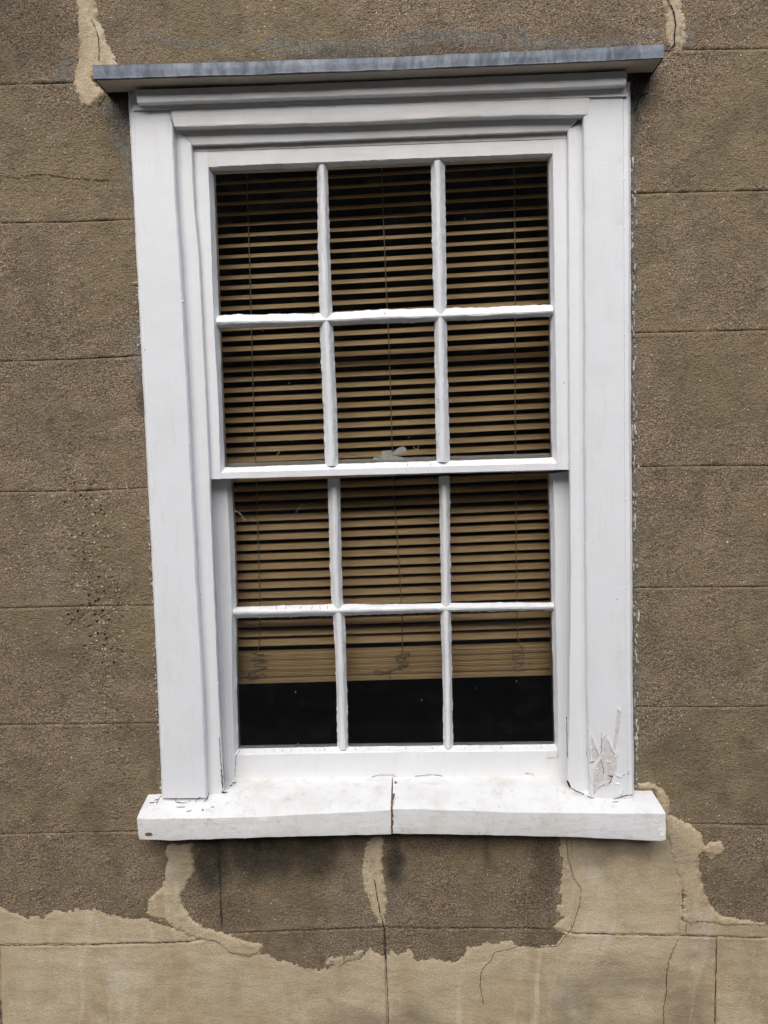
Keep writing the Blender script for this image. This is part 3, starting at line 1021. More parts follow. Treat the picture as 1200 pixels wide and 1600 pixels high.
def jamb(name, out, rim, inn, lab=None):
    r = [(out, 0.012), (0, CAS_Y + 0.007, 0.0010), (px_lerp(out, rim, 0.35), CAS_Y + 0.0015, 0.0010), (px_lerp(out, rim, 0.8), CAS_Y + 0.0012, 0.0008), (px_lerp(out, rim, 1.0), CAS_Y + 0.0016, 0.0008), (px_lerp(out, rim, 1.15), CAS_Y),
         (px_lerp(rim, inn, 0.3), CAS_Y), (px_lerp(rim, inn, 0.6), CAS_Y), (px_lerp(rim, inn, 0.9), CAS_Y, 0.0008), (px_lerp(rim, inn, 0.96), CAS_Y - 0.0010, 0.0010), (inn, CAS_Y + 0.0015, 0.0010), (10, CAS_Y + 0.007), (10, 0.012)]
    o = loft(name, r, M_WHITE, win, step=0.008, deg=28)
    if lab:
        o['label'] = lab
    return o


jamb('jamb_board', OUT_L, RIM_L, IN_L)
jamb('jamb_board', OUT_R, RIM_R, IN_R, 'jamb board with peeling paint at its foot')


def bead(name, inn, bd):
    loft(name, [(inn, 0.0070), (0, -0.0020), (px_lerp(inn, bd, 0.05), -0.0035), (px_lerp(inn, bd, 0.30), -0.0040), (px_lerp(inn, bd, 0.42), -0.0052), (px_lerp(inn, bd, 0.80), -0.0050), (px_lerp(inn, bd, 0.95), -0.0040),
                (bd, -0.0015, 0.0008), (7, 0.0070)], M_WHITE, win, step=0.008, deg=25)


bead('lining_bead', [(p[0] - 1, p[1]) for p in IN_L[1:]], BEAD_L)
bead('lining_bead', [(p[0] + 1, p[1]) for p in IN_R[1:]], BEAD_R)

# pulley stiles at the sides of the sashes, and the parting beads
for sgn, bd in ((-1, BEAD_L), (1, BEAD_R)):
    a = [(p[0] + sgn * 7, p[1]) for p in bd]
    c_ = [(p[0] + sgn * 34, p[1]) for p in bd]
    loft('pulley_stile', [(a, 0.0072), (0, 0.130), (c_, 0.130), (2, 0.0122), (px_lerp(a, c_, 0.9), 0.0122), (px_lerp(a, c_, 0.3), 0.0072)], M_OLD, win, step=0.05)
loft('parting_bead', [([(331, 818), (335.5, 880), (340.5, 1000), (344.5, 1100), (352, 1236)], 0.0515), (0, 0.0465), ([(338, 818), (341.5, 880), (346, 1000), (350, 1100), (357.5, 1230)], 0.0465), (2, 0.0515)], M_WHITE, win, wob=0.0006)
loft('parting_bead', [([(886, 808), (887, 900), (887, 1080), (885.5, 1228)], 0.0515), (0, 0.0465), ([(892, 808), (893, 900), (893, 1080), (891.5, 1228)], 0.0465), (2, 0.0515)], M_WHITE, win, wob=0.0006)

# head: two projecting boards and the head bead
B1Y, B2Y = -0.047, -0.0272
h1t, h1b = [(212, 141), (400, 134.5), (600, 126.5), (800, 118.5), (979, 111.5)], [(214.8, 160.5), (400, 154), (600, 147), (800, 139.5), (978.5, 132)]
board('head_board', h1t, h1b, B1Y, 0.010, M_HEAD, win, bev=0.002)
slab('head_lining', [(207, 126), (980, 100), (980, 150), (207, 172)], -0.0285, 0.010, M_HEAD, win)
h2t, h2b = [(263, 150), (400, 146), (600, 139), (800, 131), (924, 126)], [(272.5, 198.5), (400, 194.5), (600, 188.5), (800, 180), (918, 183 - 4)]
board('head_board', h2t, h2b, B2Y, 0.010, M_HEAD, win, bev=0.003, wob=0.0010)['label'] = 'lower moulded head board'
loft('head_bead', [([(270, 196), (914, 172)], 0.0070), (0, -0.0045), ([(283, 211), (904, 186)], -0.0050), ([(291, 219), (896, 195)], -0.0052), ([(299, 226.5), (888, 203.5)], -0.0035, 0.0010), (4, 0.0070)], M_HEAD, win, deg=25)
slab('head_lining', [(262, 175), (925, 150), (920, 215), (268, 238)], 0.0075, 0.13, M_OLD, win).location.y += 0.0

# hood: lead over a board
hood_t = [(144.5, 101), (250, 99), (400, 95), (600, 88.5), (800, 80), (930, 74), (1037.5, 68)]
hood_b = [(146.5, 124), (250, 121), (400, 117), (600, 109.5), (800, 101.5), (930, 96), (1037.5, 90.5)]
HY = -0.082
hood = board('hood_board', [(p[0] + (4 if i == 0 else -4 if i == 6 else 0), p[1] + 8) for i, p in enumerate(hood_t)],
             [(p[0] + (4 if i == 0 else -4 if i == 6 else 0), p[1] + 1.8) for i, p in enumerate(hood_b)], HY + 0.003, -0.026, M_SOFFIT, win, bev=0.001)
# lead wraps the front edge and the top
tp = poly(interp_px(hood_t, 90), HY)
bt = poly(interp_px(hood_b, 90), HY)
s_ = np.linspace(0, 1.2, 90)
wobl = 0.0010 * noise(s_, 0 * s_, 9, 3) + 0.0006 * noise(s_, 0 * s_, 40, 4)
rows_ = []
for (t, dy, dz) in ((0, 0.095, 0.012), (0, 0.012, 0.003), (0, 0.004, 0.001), (0.06, 0.0005, 0), (0.3, 0, 0), (0.55, -0.0006, 0), (0.8, 0.0003, 0), (0.97, 0.0, 0), (1.0, 0.001, 0), (1.0, 0.0022, 0), (0.9, 0.0024, 0)):
    r_ = tp * (1 - t) + bt * t
    r_ = r_.copy()
    r_[:, 1] += dy + wobl * (1 + t)
    r_[:, 2] += dz
    if t >= 0.97:
        r_[:, 2] += 0.0008 * noise(s_, 0 * s_ + 3, 45, 8)
    rows_.append(r_)
K, n_ = len(rows_), 90
V = np.concatenate(rows_)
F = [(k * n_ + i, (k + 1) * n_ + i, (k + 1) * n_ + i + 1, k * n_ + i + 1) for k in range(K - 1) for i in range(n_ - 1)]
# turned-down ends
for e_i in (0, n_ - 1):
    ring = [k * n_ + e_i for k in range(K - 1)]
    o0 = len(V)
    a_, b_ = V[ring[0]].copy(), V[ring[8]].copy()
    b_ = np.array([b_[0], a_[1], b_[2] + 0.0])
    V = np.vstack([V, b_[None]])
    F.append(tuple(ring[:9] + [o0]) if e_i == 0 else tuple(reversed(ring[:9] + [o0])))
lead = sharp(link_mesh('lead_capping', V, F, M_LEAD, hood, True), 40)

# sill: sloping slab with a joint near the middle, in two lengths
SY = -0.062
sl_back = [(222, 1241.5), (300, 1237), (362, 1228), (612, 1222)]
sr_back = [(612, 1222), (880, 1224), (960, 1234), (1027, 1237)]


def sill_len(front_t, front_b, xl, xr, back_px, lab, open_l, open_r):
    nn = 60
    ft, fb = poly(interp_px(front_t, nn), SY), poly(interp_px(front_b, nn), SY)
    za_ = P((222, 1241.5), 0.0)[2]
    zb_ = P((362, 1222), 0.052)[2]
    sl = (zb_ - za_) / 0.052
    s = ft[:, 0]
    rws = []
    wv = lambda k: 0.0008 * noise(s, 0 * s + k, 25, 77) + 0.0005 * noise(s, 0 * s + k, 90, 78)
    zback = poly(interp_px(back_px, nn), 0.0)[:, 2]
    for (kind, y) in (('b', SY + 0.05), ('b', SY + 0.004), ('b', SY + 0.0006), ('m', 0.8), ('m', 0.5), ('m', 0.2), ('t', SY + 0.0006), ('t', SY + 0.0022), ('t', SY + 0.006), ('s', -0.045), ('s', -0.03), ('s', -0.015), ('s', 0.0), ('e', 0.02), ('e', 0.055), ('e', 0.11)):
        if kind == 'b':
            q = fb.copy(); q[:, 1] = y
            if y < SY + 0.001:
                q[:, 2] += 0.0012
        elif kind == 'm':
            q = ft * (1 - y) + fb * y
            q[:, 1] = SY + 0.0004 * math.sin(y * 7)
        elif kind == 't':
            q = ft.copy(); q[:, 1] = y
            q[:, 2] -= max(0, (SY + 0.006 - y)) * 0.55
        elif kind == 's':
            f_ = (y - SY) / (0 - SY)
            q = ft.copy(); q[:, 1] = y
            q[:, 2] = ft[:, 2] * (1 - f_) + (zback * 0.35 + za_ * 0.65) * f_ + 0.0
        else:
            q = ft.copy(); q[:, 1] = y
            q[:, 2] = (zback * 0.35 + za_ * 0.65) + (zb_ - za_) * y / 0.052
        q[:, 2] += wv(len(rws) * 1.7)
        q[:, 1] += 0.6 * wv(len(rws) * 2.9 + 40)
        if kind == 's' and open_l:
            q[0, 0] += 0.006 * (y - SY) / 0.06
        if kind == 's' and open_r:
            q[-1, 0] -= 0.010 * (y - SY) / 0.06
        if kind == 'e':
            if open_l:
                q[:, 0] = np.maximum(q[:, 0], x_left(q[:, 2]) + 0.012)
            if open_r:
                q[:, 0] = np.minimum(q[:, 0], x_right(q[:, 2]) - 0.012)
        rws.append(q)
    K_ = len(rws)
    V_ = np.concatenate(rws)
    F_ = [(k * nn + i, k * nn + i + 1, (k + 1) * nn + i + 1, (k + 1) * nn + i) for k in range(K_ - 1) for i in range(nn - 1)]
    for e_i in (0, nn - 1):
        ring = [k * nn + e_i for k in range(K_)]
        F_.append(tuple(ring) if e_i == 0 else tuple(reversed(ring)))
    F_ += [(i, (K_ - 1) * nn + i, (K_ - 1) * nn + i + 1, i + 1) for i in range(nn - 1)]
    o = sharp(link_mesh('sill', V_, F_, M_SILL, win, True), 38)
    o['label'] = lab
    return o


sill_a = sill_len([(213.5, 1278), (300, 1277.5), (400, 1275), (500, 1270), (611, 1264.5)], [(217.5, 1312.5), (265, 1314), (330, 1312), (400, 1309.5), (500, 1307), (611, 1304.5)], 0, 1, sl_back, 'left length of the white sill', True, False)
sill_b = sill_len([(613.2, 1263), (640, 1262.5), (800, 1267.5), (950, 1269.5), (1040, 1270)], [(613.2, 1303.5), (700, 1304.5), (800, 1306.5), (900, 1309), (1034, 1315), (1040.5, 1313.5)], 0, 1, sr_back, 'right length of the white sill', False, True)

# ---- sashes
UY, UB, UG = 0.0085, 0.046, 0.029         # upper sash: face, back, glass
LY, LB, LG = 0.0525, 0.092, 0.074         # lower sash


def sash_member(name, outer, flat, glass, Yf, Yb, Yg, parent, putty=0.0013, inset_px=5, mat=None):
    """stile or rail: flat face, then a bevel of putty down to the glass, and the wood behind it"""
    return loft(name, [(outer, Yb), (0, Yf + 0.003), (0, Yf + 0.0010), (px_lerp(outer, flat, 0.06), Yf), (px_lerp(outer, flat, 0.5), Yf), (px_lerp(outer, flat, 0.97), Yf, 0.0008), (flat, Yf + 0.0012, 0.0010),
                       (px_lerp(flat, glass, 0.5), Yf * 0.45 + Yg * 0.55, putty * 0.7), (glass, Yg - 0.0008, putty), (8, Yg + 0.002, 0), (8, Yb, 0)], mat or M_WHITE, parent, step=0.004, deg=17)


def glazing_bar(name, e1, ridge, e2, Yf, Yg, Yb, parent, putty=0.0018, rw=2.4, mat=None):
    """triangular bar: two putty bevels meeting in a narrow nose, slim wood behind the glass"""
    horizontal = abs(ridge[-1][0] - ridge[0][0]) > abs(ridge[-1][1] - ridge[0][1])
    dx, dy = (0, rw) if horizontal else (rw, 0)
    r1 = [(p[0] - dx, p[1] - dy) for p in ridge]
    r2 = [(p[0] + dx, p[1] + dy) for p in ridge]
    ym = (Yf + Yg) / 2
    b1, b2 = px_lerp(e1, e2, 0.28), px_lerp(e1, e2, 0.72)
    return loft(name, [(e1, Yg - 0.0006, putty), (px_lerp(e1, r1, 0.35), Yg * 0.62 + Yf * 0.38, putty * 0.8), (px_lerp(e1, r1, 0.72), Yg * 0.22 + Yf * 0.78, putty * 0.6), (r1, Yf + 0.0012, 0.0010), (ridge, Yf, 0.0008), (r2, Yf + 0.0012, 0.0010),
                       (px_lerp(e2, r2, 0.72), Yg * 0.22 + Yf * 0.78, putty * 0.6), (px_lerp(e2, r2, 0.35), Yg * 0.62 + Yf * 0.38, putty * 0.8), (e2, Yg - 0.0006, putty), (8, Yg + 0.002, 0), (b2, Yg + 0.004, 0), (b2, Yb, 0), (b1, Yb, 0), (b1, Yg + 0.004, 0), (0, Yg + 0.002, 0)],
                mat or M_PUTTY, parent, step=0.0035, deg=17)


def mid_line(a, b, n=12):
    return px_lerp(a, b, 0.5, n).tolist()


up = empty('upper_sash', P((600, 740), UY), win)
up['label'] = 'upper sash standing forward of the lower one'
lo = empty('lower_sash', P((600, 1215), LY), win)
lo['label'] = 'lower sash set behind the upper one'

# upper sash
u_out_l = [(301, 233), (303, 320), (319, 640), (325.5, 748.5)]
u_flat_l = [(326, 262), (334, 490), (342, 640), (345, 748.2)]
u_gl_l = [(333.5, 266), (342, 490), (347.8, 640), (352, 747.5)]
u_out_r = [(888, 208), (889.5, 320), (892, 640), (891, 734)]
u_flat_r = [(863.5, 240), (867, 480), (869, 640), (869.8, 734.2)]
u_gl_r = [(857, 245), (860, 470), (860.5, 640), (863, 734.2)]
sash_member('stile', [(301, 226), *u_out_l[1:]], [(325, 228), *u_flat_l], [(332.5, 240), *u_gl_l], UY, UB, UG, up, 0.0012)
sash_member('stile', [(888, 202), *u_out_r[1:]], [(863, 208), *u_flat_r], [(856.8, 220), *u_gl_r], UY, UB, UG, up, 0.0012)
sash_member('top_rail', [(322, 230.5), (600, 219), (868, 207.5)], [(326, 261), (500, 254), (680, 247), (864, 240)], [(331, 268.5), (495, 262), (690, 253.5), (859, 246.5)], UY + 0.0004, UB, UG, up, 0.0016, mat=M_HEAD)
sash_member('meeting_rail', [(344.5, 748.5), (600, 741.5), (870, 734.5)], [(344.5, 738.5), (600, 731), (870, 723.5)], [(347, 731), (500, 725.5), (700, 720), (867, 715)], UY - 0.0006, UB + 0.0005, UG, up, 0.0015)
ub1l = [(495, 257), (497.3, 400), (499, 480), (500, 520), (505, 640), (508.5, 728)]
ub1r = [(511.5, 257), (515.8, 400), (519, 480), (521, 520), (526.5, 640), (528.5, 728)]
ub2l = [(673, 250), (675.8, 400), (678, 485), (679, 520), (680.2, 640), (682, 722)]
ub2r = [(695, 250), (697, 400), (698, 480), (698, 520), (701, 640), (703, 722)]
glazing_bar('glazing_bar', ub1l, mid_line(ub1l, ub1r), ub1r, UY + 0.0022, UG, UB - 0.002, up)
glazing_bar('glazing_bar', ub2l, mid_line(ub2l, ub2r), ub2r, UY + 0.0022, UG, UB - 0.002, up)
glazing_bar('glazing_bar', [(338, 492.5), (420, 491), (490, 490), (600, 483.5), (670, 482), (735, 481), (864, 475.5)], [(338, 503), (490, 500.5), (600, 495.5), (735, 491.5), (864, 486)],
            [(338, 513), (430, 511), (490, 508.5), (600, 505.5), (670, 503), (735, 500), (864, 494.5)], UY + 0.0016, UG, UB - 0.003, up)

# lower sash
l_gl_l = [(361, 740), (366, 830), (368, 900), (369, 960), (370, 1080), (373, 1170)]
l_flat_l = [(354, 740), (358.5, 830), (361, 900), (362, 960), (363, 1080), (366, 1178)]
l_out_l = [(322, 740), (333, 900), (340, 1080), (347, 1228)]
l_gl_r = [(857.5, 740), (860.5, 850), (861.8, 950), (865, 1080), (866.8, 1164)]
l_flat_r = [(864, 740), (867, 850), (868, 950), (871, 1080), (872.5, 1173)]
l_out_r = [(896, 735), (897, 900), (897, 1080), (896, 1228)]
sash_member('stile', l_out_l, [*l_flat_l, (368, 1226)], [*l_gl_l, (375, 1221)], LY, LB, LG, lo, 0.0014)
sash_member('stile', l_out_r, [*l_flat_r, (873, 1226)], [*l_gl_r, (867.5, 1221)], LY, LB, LG, lo, 0.0014)
sash_member('bottom_rail', [(364, 1232), (600, 1228), (875, 1227)], [(364, 1178), (526, 1175), (700, 1173), (875, 1172)], [(370, 1170), (526, 1167), (700, 1165), (868, 1163)], LY + 0.0005, LB, LG, lo, 0.0013)
sash_member('meeting_rail', [(345, 724.5), (600, 716.5), (880, 708)], [(352, 746), (600, 740), (866, 733)], [(352, 749), (600, 743), (866, 736)], LY + 0.0007, LB, LG, lo, 0.001, mat=M_OLD)
lb1l = [(512.3, 748), (513.5, 800), (517, 930), (521, 968), (524, 1030), (526, 1100), (527, 1172)]
lb1r = [(531.5, 748), (532, 800), (535, 930), (539, 968), (541, 1030), (543, 1100), (544.5, 1172)]
lb2l = [(685.5, 744), (687, 800), (689.5, 930), (688.5, 968), (691, 1030), (692.5, 1100), (693, 1170)]
lb2r = [(702.5, 744), (703, 800), (704.3, 930), (705, 968), (706, 1030), (707, 1100), (707.5, 1170)]
glazing_bar('glazing_bar', lb1l, mid_line(lb1l, lb1r), lb1r, LY + 0.003, LG, LB - 0.002, lo)
glazing_bar('glazing_bar', lb2l, mid_line(lb2l, lb2r), lb2r, LY + 0.003, LG, LB - 0.002, lo)
glazing_bar('glazing_bar', [(364, 948.5), (440, 946), (515, 944), (600, 944.5), (680, 943), (800, 941.5), (866, 941.5)], [(364, 957.5), (520, 954), (680, 951), (866, 948)],
            [(364, 966), (440, 964.5), (520, 962.5), (600, 960), (680, 957), (800, 954.5), (866, 953.5)], LY + 0.0022, LG, LB - 0.003, lo)


def pane(parent, q, Yg):
    a = poly(q, Yg)
    cx_ = a.mean(0)
    tilt = np.random.default_rng(int(abs(q[0][0] * 7 + q[0][1]))).normal(0, 0.0035, 2)
    V_ = []
    for sd_ in (-0.0012, 0.0012):
        for p in a:
            V_.append((p[0], p[1] + sd_ + tilt[0] * (p[0] - cx_[0]) + tilt[1] * (p[2] - cx_[2]), p[2]))
    # one sheet of glass with real thickness
    F_ = [(0, 3, 2, 1), (4, 5, 6, 7), (0, 1, 5, 4), (1, 2, 6, 5), (2, 3, 7, 6), (3, 0, 4, 7)]
    return link_mesh('pane', V_, F_, M_GLASS, parent, False)


xs_u = [[(331, 262), (503, 254), (684, 247), (860, 240)], [(339, 503), (509, 497), (688, 491), (864, 486)], [(349, 735), (518, 729), (692, 724), (866, 719)]]
xs_l = [[(358, 745), (522, 742), (694, 739), (862, 736)], [(364, 957), (528, 954), (697, 951), (866, 948)], [(370, 1174), (536, 1171), (700, 1169), (870, 1167)]]
for par, xs, yg in ((up, xs_u, UG + 0.001), (lo, xs_l, LG + 0.001)):
    for r in range(2):
        for c in range(3):
            pane(par, [xs[r][c], xs[r][c + 1], xs[r + 1][c + 1], xs[r + 1][c]], yg)

# sash fastener on the lower sash's meeting rail, seen through the upper sash
z7 = lambda q: [(480 + a / 4.615, 637 + b_ / 4.615) for a, b_ in q]
fa = empty('sash_fastener', P((608, 720), 0.062), win)
fa['label'] = 'dull grey sash fastener with its lever open'
slab('base_plate', z7([(470, 372), (480, 356), (520, 352), (640, 350), (690, 360), (700, 374), (640, 382), (520, 384)]), 0.052, 0.080, M_METAL, fa)
slab('catch', z7([(524, 372), (532, 340), (540, 312), (600, 308), (612, 318), (620, 350), (640, 372)]), 0.056, 0.074, M_METAL, fa)
slab('lever', z7([(612, 340), (618, 322), (640, 302), (665, 286), (690, 280), (708, 288), (716, 304), (708, 320), (690, 328), (660, 331), (634, 338)]), 0.060, 0.066, M_METAL, fa)

# ---- wear on the paint
z_6 = lambda q: [(820 + a / 4.615, 1080 + b_ / 4.615) for a, b_ in q]
for q in ([(470, 300), (512, 380), (545, 452), (528, 480), (500, 520), (470, 492)], [(600, 322), (640, 430), (666, 520), (660, 570), (625, 622), (568, 592), (552, 480), (562, 400)],
          [(668, 118), (692, 150), (682, 260), (662, 380), (650, 452), (640, 400), (650, 280), (660, 180)], [(545, 488), (568, 602), (640, 612), (618, 655), (540, 690), (500, 742), (488, 690), (470, 640), (482, 590)]):
    slab('bare_patch', z_6(q), CAS_Y - 0.0004, CAS_Y + 0.003, M_BARE, win)


def flake(q, lift, parent=None, name='paint_flake', base_y=CAS_Y, to=z_6):
    """a lip of paint lifting away from the board: first two points stay down, the rest curl out"""
    px = to(q)
    n = len(px)
    lf = [0.0003, 0.0003] + [lift] * (n - 2)
    a = np.array([P(p, base_y - l_) for p, l_ in zip(px, lf)])
    b_ = a.copy()
    b_[:, 1] += 0.0007
    F_ = [tuple(range(n)), tuple(range(2 * n - 1, n - 1, -1))] + [(i, (i + 1) % n, n + (i + 1) % n, n + i) for i in range(n)]
    return link_mesh(name, np.concatenate([a, b_]), F_, M_FLAKE, parent or win, False)


for q, l_ in (([(468, 290), (478, 290), (548, 450), (540, 468)], 0.004), ([(600, 310), (590, 330), (640, 440), (660, 455), (648, 420)], 0.005), ([(490, 590), (478, 578), (545, 470), (552, 486)], 0.004),
              ([(500, 512), (470, 520), (468, 508), (500, 500)], 0.005), ([(672, 108), (664, 120), (690, 152), (694, 140)], 0.004), ([(548, 690), (500, 745), (508, 700), (560, 660), (620, 645), (600, 664)], 0.005),
              ([(640, 600), (636, 590), (700, 615), (690, 622)], 0.004), ([(470, 640), (476, 660), (500, 690), (488, 640)], 0.004), ([(600, 300), (556, 400), (560, 340), (575, 320)], 0.003), ([(645, 430), (640, 460), (664, 470), (668, 446)], 0.005),
              ([(690, 700), (676, 740), (700, 744), (712, 700)], 0.003), ([(360, 670), (380, 690), (395, 720), (372, 700)], 0.004), ([(395, 690), (410, 712), (420, 735), (404, 720)], 0.004)):
    flake(q, l_)

rf = np.random.default_rng(8)
for (fx, fy) in ((474, 420), (486, 470), (510, 430), (530, 520), (505, 560), (520, 610), (540, 640), (560, 470), (585, 500), (620, 470), (640, 540), (600, 600), (655, 300), (668, 220), (480, 660), (500, 690), (570, 670), (610, 640), (640, 470), (590, 420), (700, 610), (720, 620), (745, 590), (650, 660), (470, 560), (540, 400)):
    a0 = rf.uniform(-1.9, -1.2) if rf.random() < .7 else rf.uniform(-0.6, 0.6)
    L_, W_ = rf.uniform(18, 46), rf.uniform(4, 11)
    dx_, dy_ = math.cos(a0), math.sin(a0)
    q = [(fx, fy), (fx + L_ * dx_, fy + L_ * dy_), (fx + 0.7 * L_ * dx_ - W_ * dy_, fy + 0.7 * L_ * dy_ + W_ * dx_), (fx + 0.3 * L_ * dx_ - 1.2 * W_ * dy_, fy + 0.3 * L_ * dy_ + 1.2 * W_ * dx_)]
    flake(q, rf.uniform(0.0016, 0.0042))

Vc, Fc = [], []
J = (Vc, Fc)
z_5 = lambda q: [(200 + a / 4.615, 1080 + b_ / 4.615) for a, b_ in q]
# open joints and splits in the painted timber
for q, wd, Y in ((z_6([(303, 640), (316, 668), (332, 700)]), 5.0, -0.0065), (z_6([(332, 700), (370, 722), (420, 742), (432, 748)]), 2.6, CAS_Y), (z_6([(440, 750), (480, 772), (560, 790), (640, 782), (700, 760), (780, 745)]), 1.8, CAS_Y - 0.001),
                 (z_6([(302, 180), (303, 300), (305, 400), (308, 480)]), 1.5, -0.0055), (z_6([(500, 742), (516, 700), (560, 680), (618, 655), (636, 600)]), 1.6, CAS_Y - 0.001), (z_6([(636, 596), (660, 604), (690, 620), (720, 604), (752, 596)]), 1.1, CAS_Y),
                 (z_6([(545, 462), (552, 420), (556, 300)]), 0.9, CAS_Y), (z_6([(548, 480), (566, 560), (568, 600)]), 1.0, CAS_Y - 0.0006), (z_6([(448, 380), (446, 470)]), 0.8, CAS_Y),
                 (z_5([(660, 330), (661, 430), (666, 510), (674, 560), (672, 640), (680, 700)]), 1.4, -0.0056), (z_5([(670, 560), (680, 620), (682, 700)]), 2.4, -0.0056), (z_5([(672, 730), (700, 728), (716, 724)]), 4.2, -0.006),
                 (z_5([(345, 800), (400, 806), (440, 796), (462, 782)]), 1.8, CAS_Y - 0.001), (z_5([(484, 800), (500, 776), (526, 762)]), 1.8, CAS_Y - 0.0012), (z_5([(540, 800), (570, 780), (586, 730)]), 1.6, CAS_Y - 0.001),
                 (z_5([(200, 815), (226, 775), (240, 750)]), 1.6, CAS_Y - 0.001), (z_5([(345, 770), (346, 800)]), 1.0, CAS_Y - 0.0005), (z_5([(805, 420), (800, 440), (780, 456), (772, 540), (770, 620)]), 1.0, LY - 0.0003),
                 (z_6([(0, 592), (58, 594), (64, 624), (120, 642), (190, 648)]), 1.0, LY - 0.0004), (z_6([(156, 480), (240, 478), (240, 420)]), 0.9, LY - 0.0004),
                 ([(572, 1217), (592, 1211), (614, 1211), (620, 1215)], 1.1, LY), ([(648, 1213), (670, 1211), (690, 1212), (694, 1218)], 1.1, LY),
                 ([(264.5, 169), (266.5, 186), (272, 197)], 1.1, B2Y - 0.0002), ([(282, 206), (290, 213), (300, 224)], 1.0, -0.0052), ([(830, 153), (860, 149), (884, 147), (905, 144)], 0.0, B2Y)):
    if wd:
        crack(win, q, wd, Y, join=J)
for (x_, y0_, y1_, Y) in ((601, 487, 495, UY + 0.004), (637, 722, 731, UY + 0.006), (673, 722, 730, UY + 0.006), (489, 491, 497, UY + 0.006)):
    crack(win, [(x_, y0_), (x_ + .5, y1_)], 1.0, Y, join=J, n=5)
# checks across the putty of the bottom rail
rb = np.random.default_rng(11)
for x_ in (414, 428, 441, 455, 470, 492, 507, 556, 577, 608, 634, 675, 726, 750, 783, 823, 846):
    y_ = 1170 - (x_ - 373) * 0.013
    crack(win, [(x_, y_ + 0.5), (x_ + rb.normal(0, .6), y_ + 7)], 0.85, LY + 0.010, join=J, n=5)
for x_ in (405, 432, 446, 470, 488, 500, 512):
    crack(win, [(x_, 946), (x_ + rb.normal(0, 1.2), 953)], 0.7, LY + 0.004, join=J, n=5)
for (xb_, y0_, y1_) in ((520, 640, 720), (687, 580, 720), (532, 1000, 1160), (697, 1090, 1160)):
    for _ in range(6):
        yy = rb.uniform(y0_, y1_)
        Yc = (UY if yy < 735 else LY) + 0.007
        crack(win, [(xb_ - 2 + rb.normal(0, 2), yy), (xb_ + 7, yy + rb.normal(0, 1.5))], 0.6, Yc, join=J, n=5)
props(link_mesh('paint_cracks', Vc, Fc, M_GAP, win, True), kind='stuff')
# open joint between the two lengths of sill: bare brown wood
Vc, Fc = [], []
crack(win, [(617, 1219), (618, 1228), (614, 1240), (612, 1256), (611, 1263)], 4.4, None, join=None) if False else None
for (pts, wd, ys) in (([(618, 1221), (618.5, 1228), (615, 1240), (612.5, 1256), (612, 1263)], 3.6, np.array([0.03, 0.01, -0.02, -0.05, -0.0605])), ([(612, 1264), (613, 1280), (612.5, 1292), (613, 1303)], 3.0, np.array([-0.0628] * 4))):
    q = np.array(interp_px(pts, 40))
    yy = np.interp(np.linspace(0, 1, 40), np.linspace(0, 1, len(ys)), ys)
    w3 = np.array([P(p, y - 0.0012) for p, y in zip(q, yy)])
    s = np.arange(40.0)
    w3[:, 0] += 0.0016 * noise(s, 0 * s, 0.35, 5)
    wd_ = 0.5 * wd * 0.00137 * np.clip(0.8 + 0.9 * noise(s, 0 * s + 9, 0.5, 6), 0.2, 1.8)
    o_ = len(Vc)
    for i in range(40):
        Vc.append((w3[i, 0] - wd_[i], w3[i, 1], w3[i, 2]))
        Vc.append((w3[i, 0] + wd_[i], w3[i, 1], w3[i, 2]))
    for i in range(39):
        Fc.append((o_ + 2 * i, o_ + 2 * i + 1, o_ + 2 * i + 3, o_ + 2 * i + 2))
link_mesh('sill_joint', Vc, Fc, M_RUST, win, True)


# sloping sill surface height at (x, y): used for litter and blisters on it
def sill_point(px, lift=0.001):
    best = None
    for Y in np.linspace(-0.06, 0.05, 60):
        p = P(px, Y)
        f_ = (Y - SY) / (0 - SY)
        zf = np.interp(p[0], *(lambda a: (a[:, 0], a[:, 2]))(poly([(213.5, 1278), (400, 1275), (611, 1264.5), (640, 1262.5), (800, 1267.5), (1040, 1270)], SY)))
        zback = P((222, 1241.5), 0)[2]
        zs = zf * (1 - f_) + zback * f_
        if best is None or abs(p[2] - zs) < best[0]:
            best = (abs(p[2] - zs), np.array([p[0], p[1], p[2] + lift]))
    return best[1]


for (px, wd, ln, ang) in (((238, 1255), 2, 9, 0.3), ((246, 1250), 1.4, 12, 1.0), ((283, 1262), 1.2, 14, 0.1), ((296, 1268), 1.2, 10, 0.6), ((317, 1266), 2.2, 6, 1.4), ((334, 1262), 1.2, 9, 0.3), ((655, 1228), 2.4, 5, 0.2), ((640, 1256), 1.6, 8, 0.1),
                          ((962, 1254), 1.6, 10, 0.1), ((900, 1244), 1.4, 12, 0.5), ((366, 1224), 3.4, 8, 0.6), ((361, 1228), 2.0, 8, 1.1), ((890, 1238), 1.6, 12, 0.7), ((625, 1255), 1.5, 7, 0.4)):
    c0 = sill_point(px)
    k_ = 0.00137
    d_ = np.array([math.cos(ang), 0, -0.25 * math.sin(ang)]) * ln * k_ * 0.5
    d_[1] = math.sin(ang) * ln * k_ * 0.6
    nn_ = np.array([-math.sin(ang), 0.5, 0.1]) * wd * k_ * 0.5
    V_ = [c0 - d_, c0 - d_ * 0.2 + nn_, c0 + d_ * 0.9, c0 + d_ * 0.1 - nn_ * 0.8]
    V_ += [v_ + np.array([0, 0, 0.0012]) for v_ in V_]
    link_mesh('rotten_split', V_, [(3, 2, 1, 0), (4, 5, 6, 7), (0, 1, 5, 4), (1, 2, 6, 5), (2, 3, 7, 6), (3, 0, 4, 7)], M_RUST, win, False)
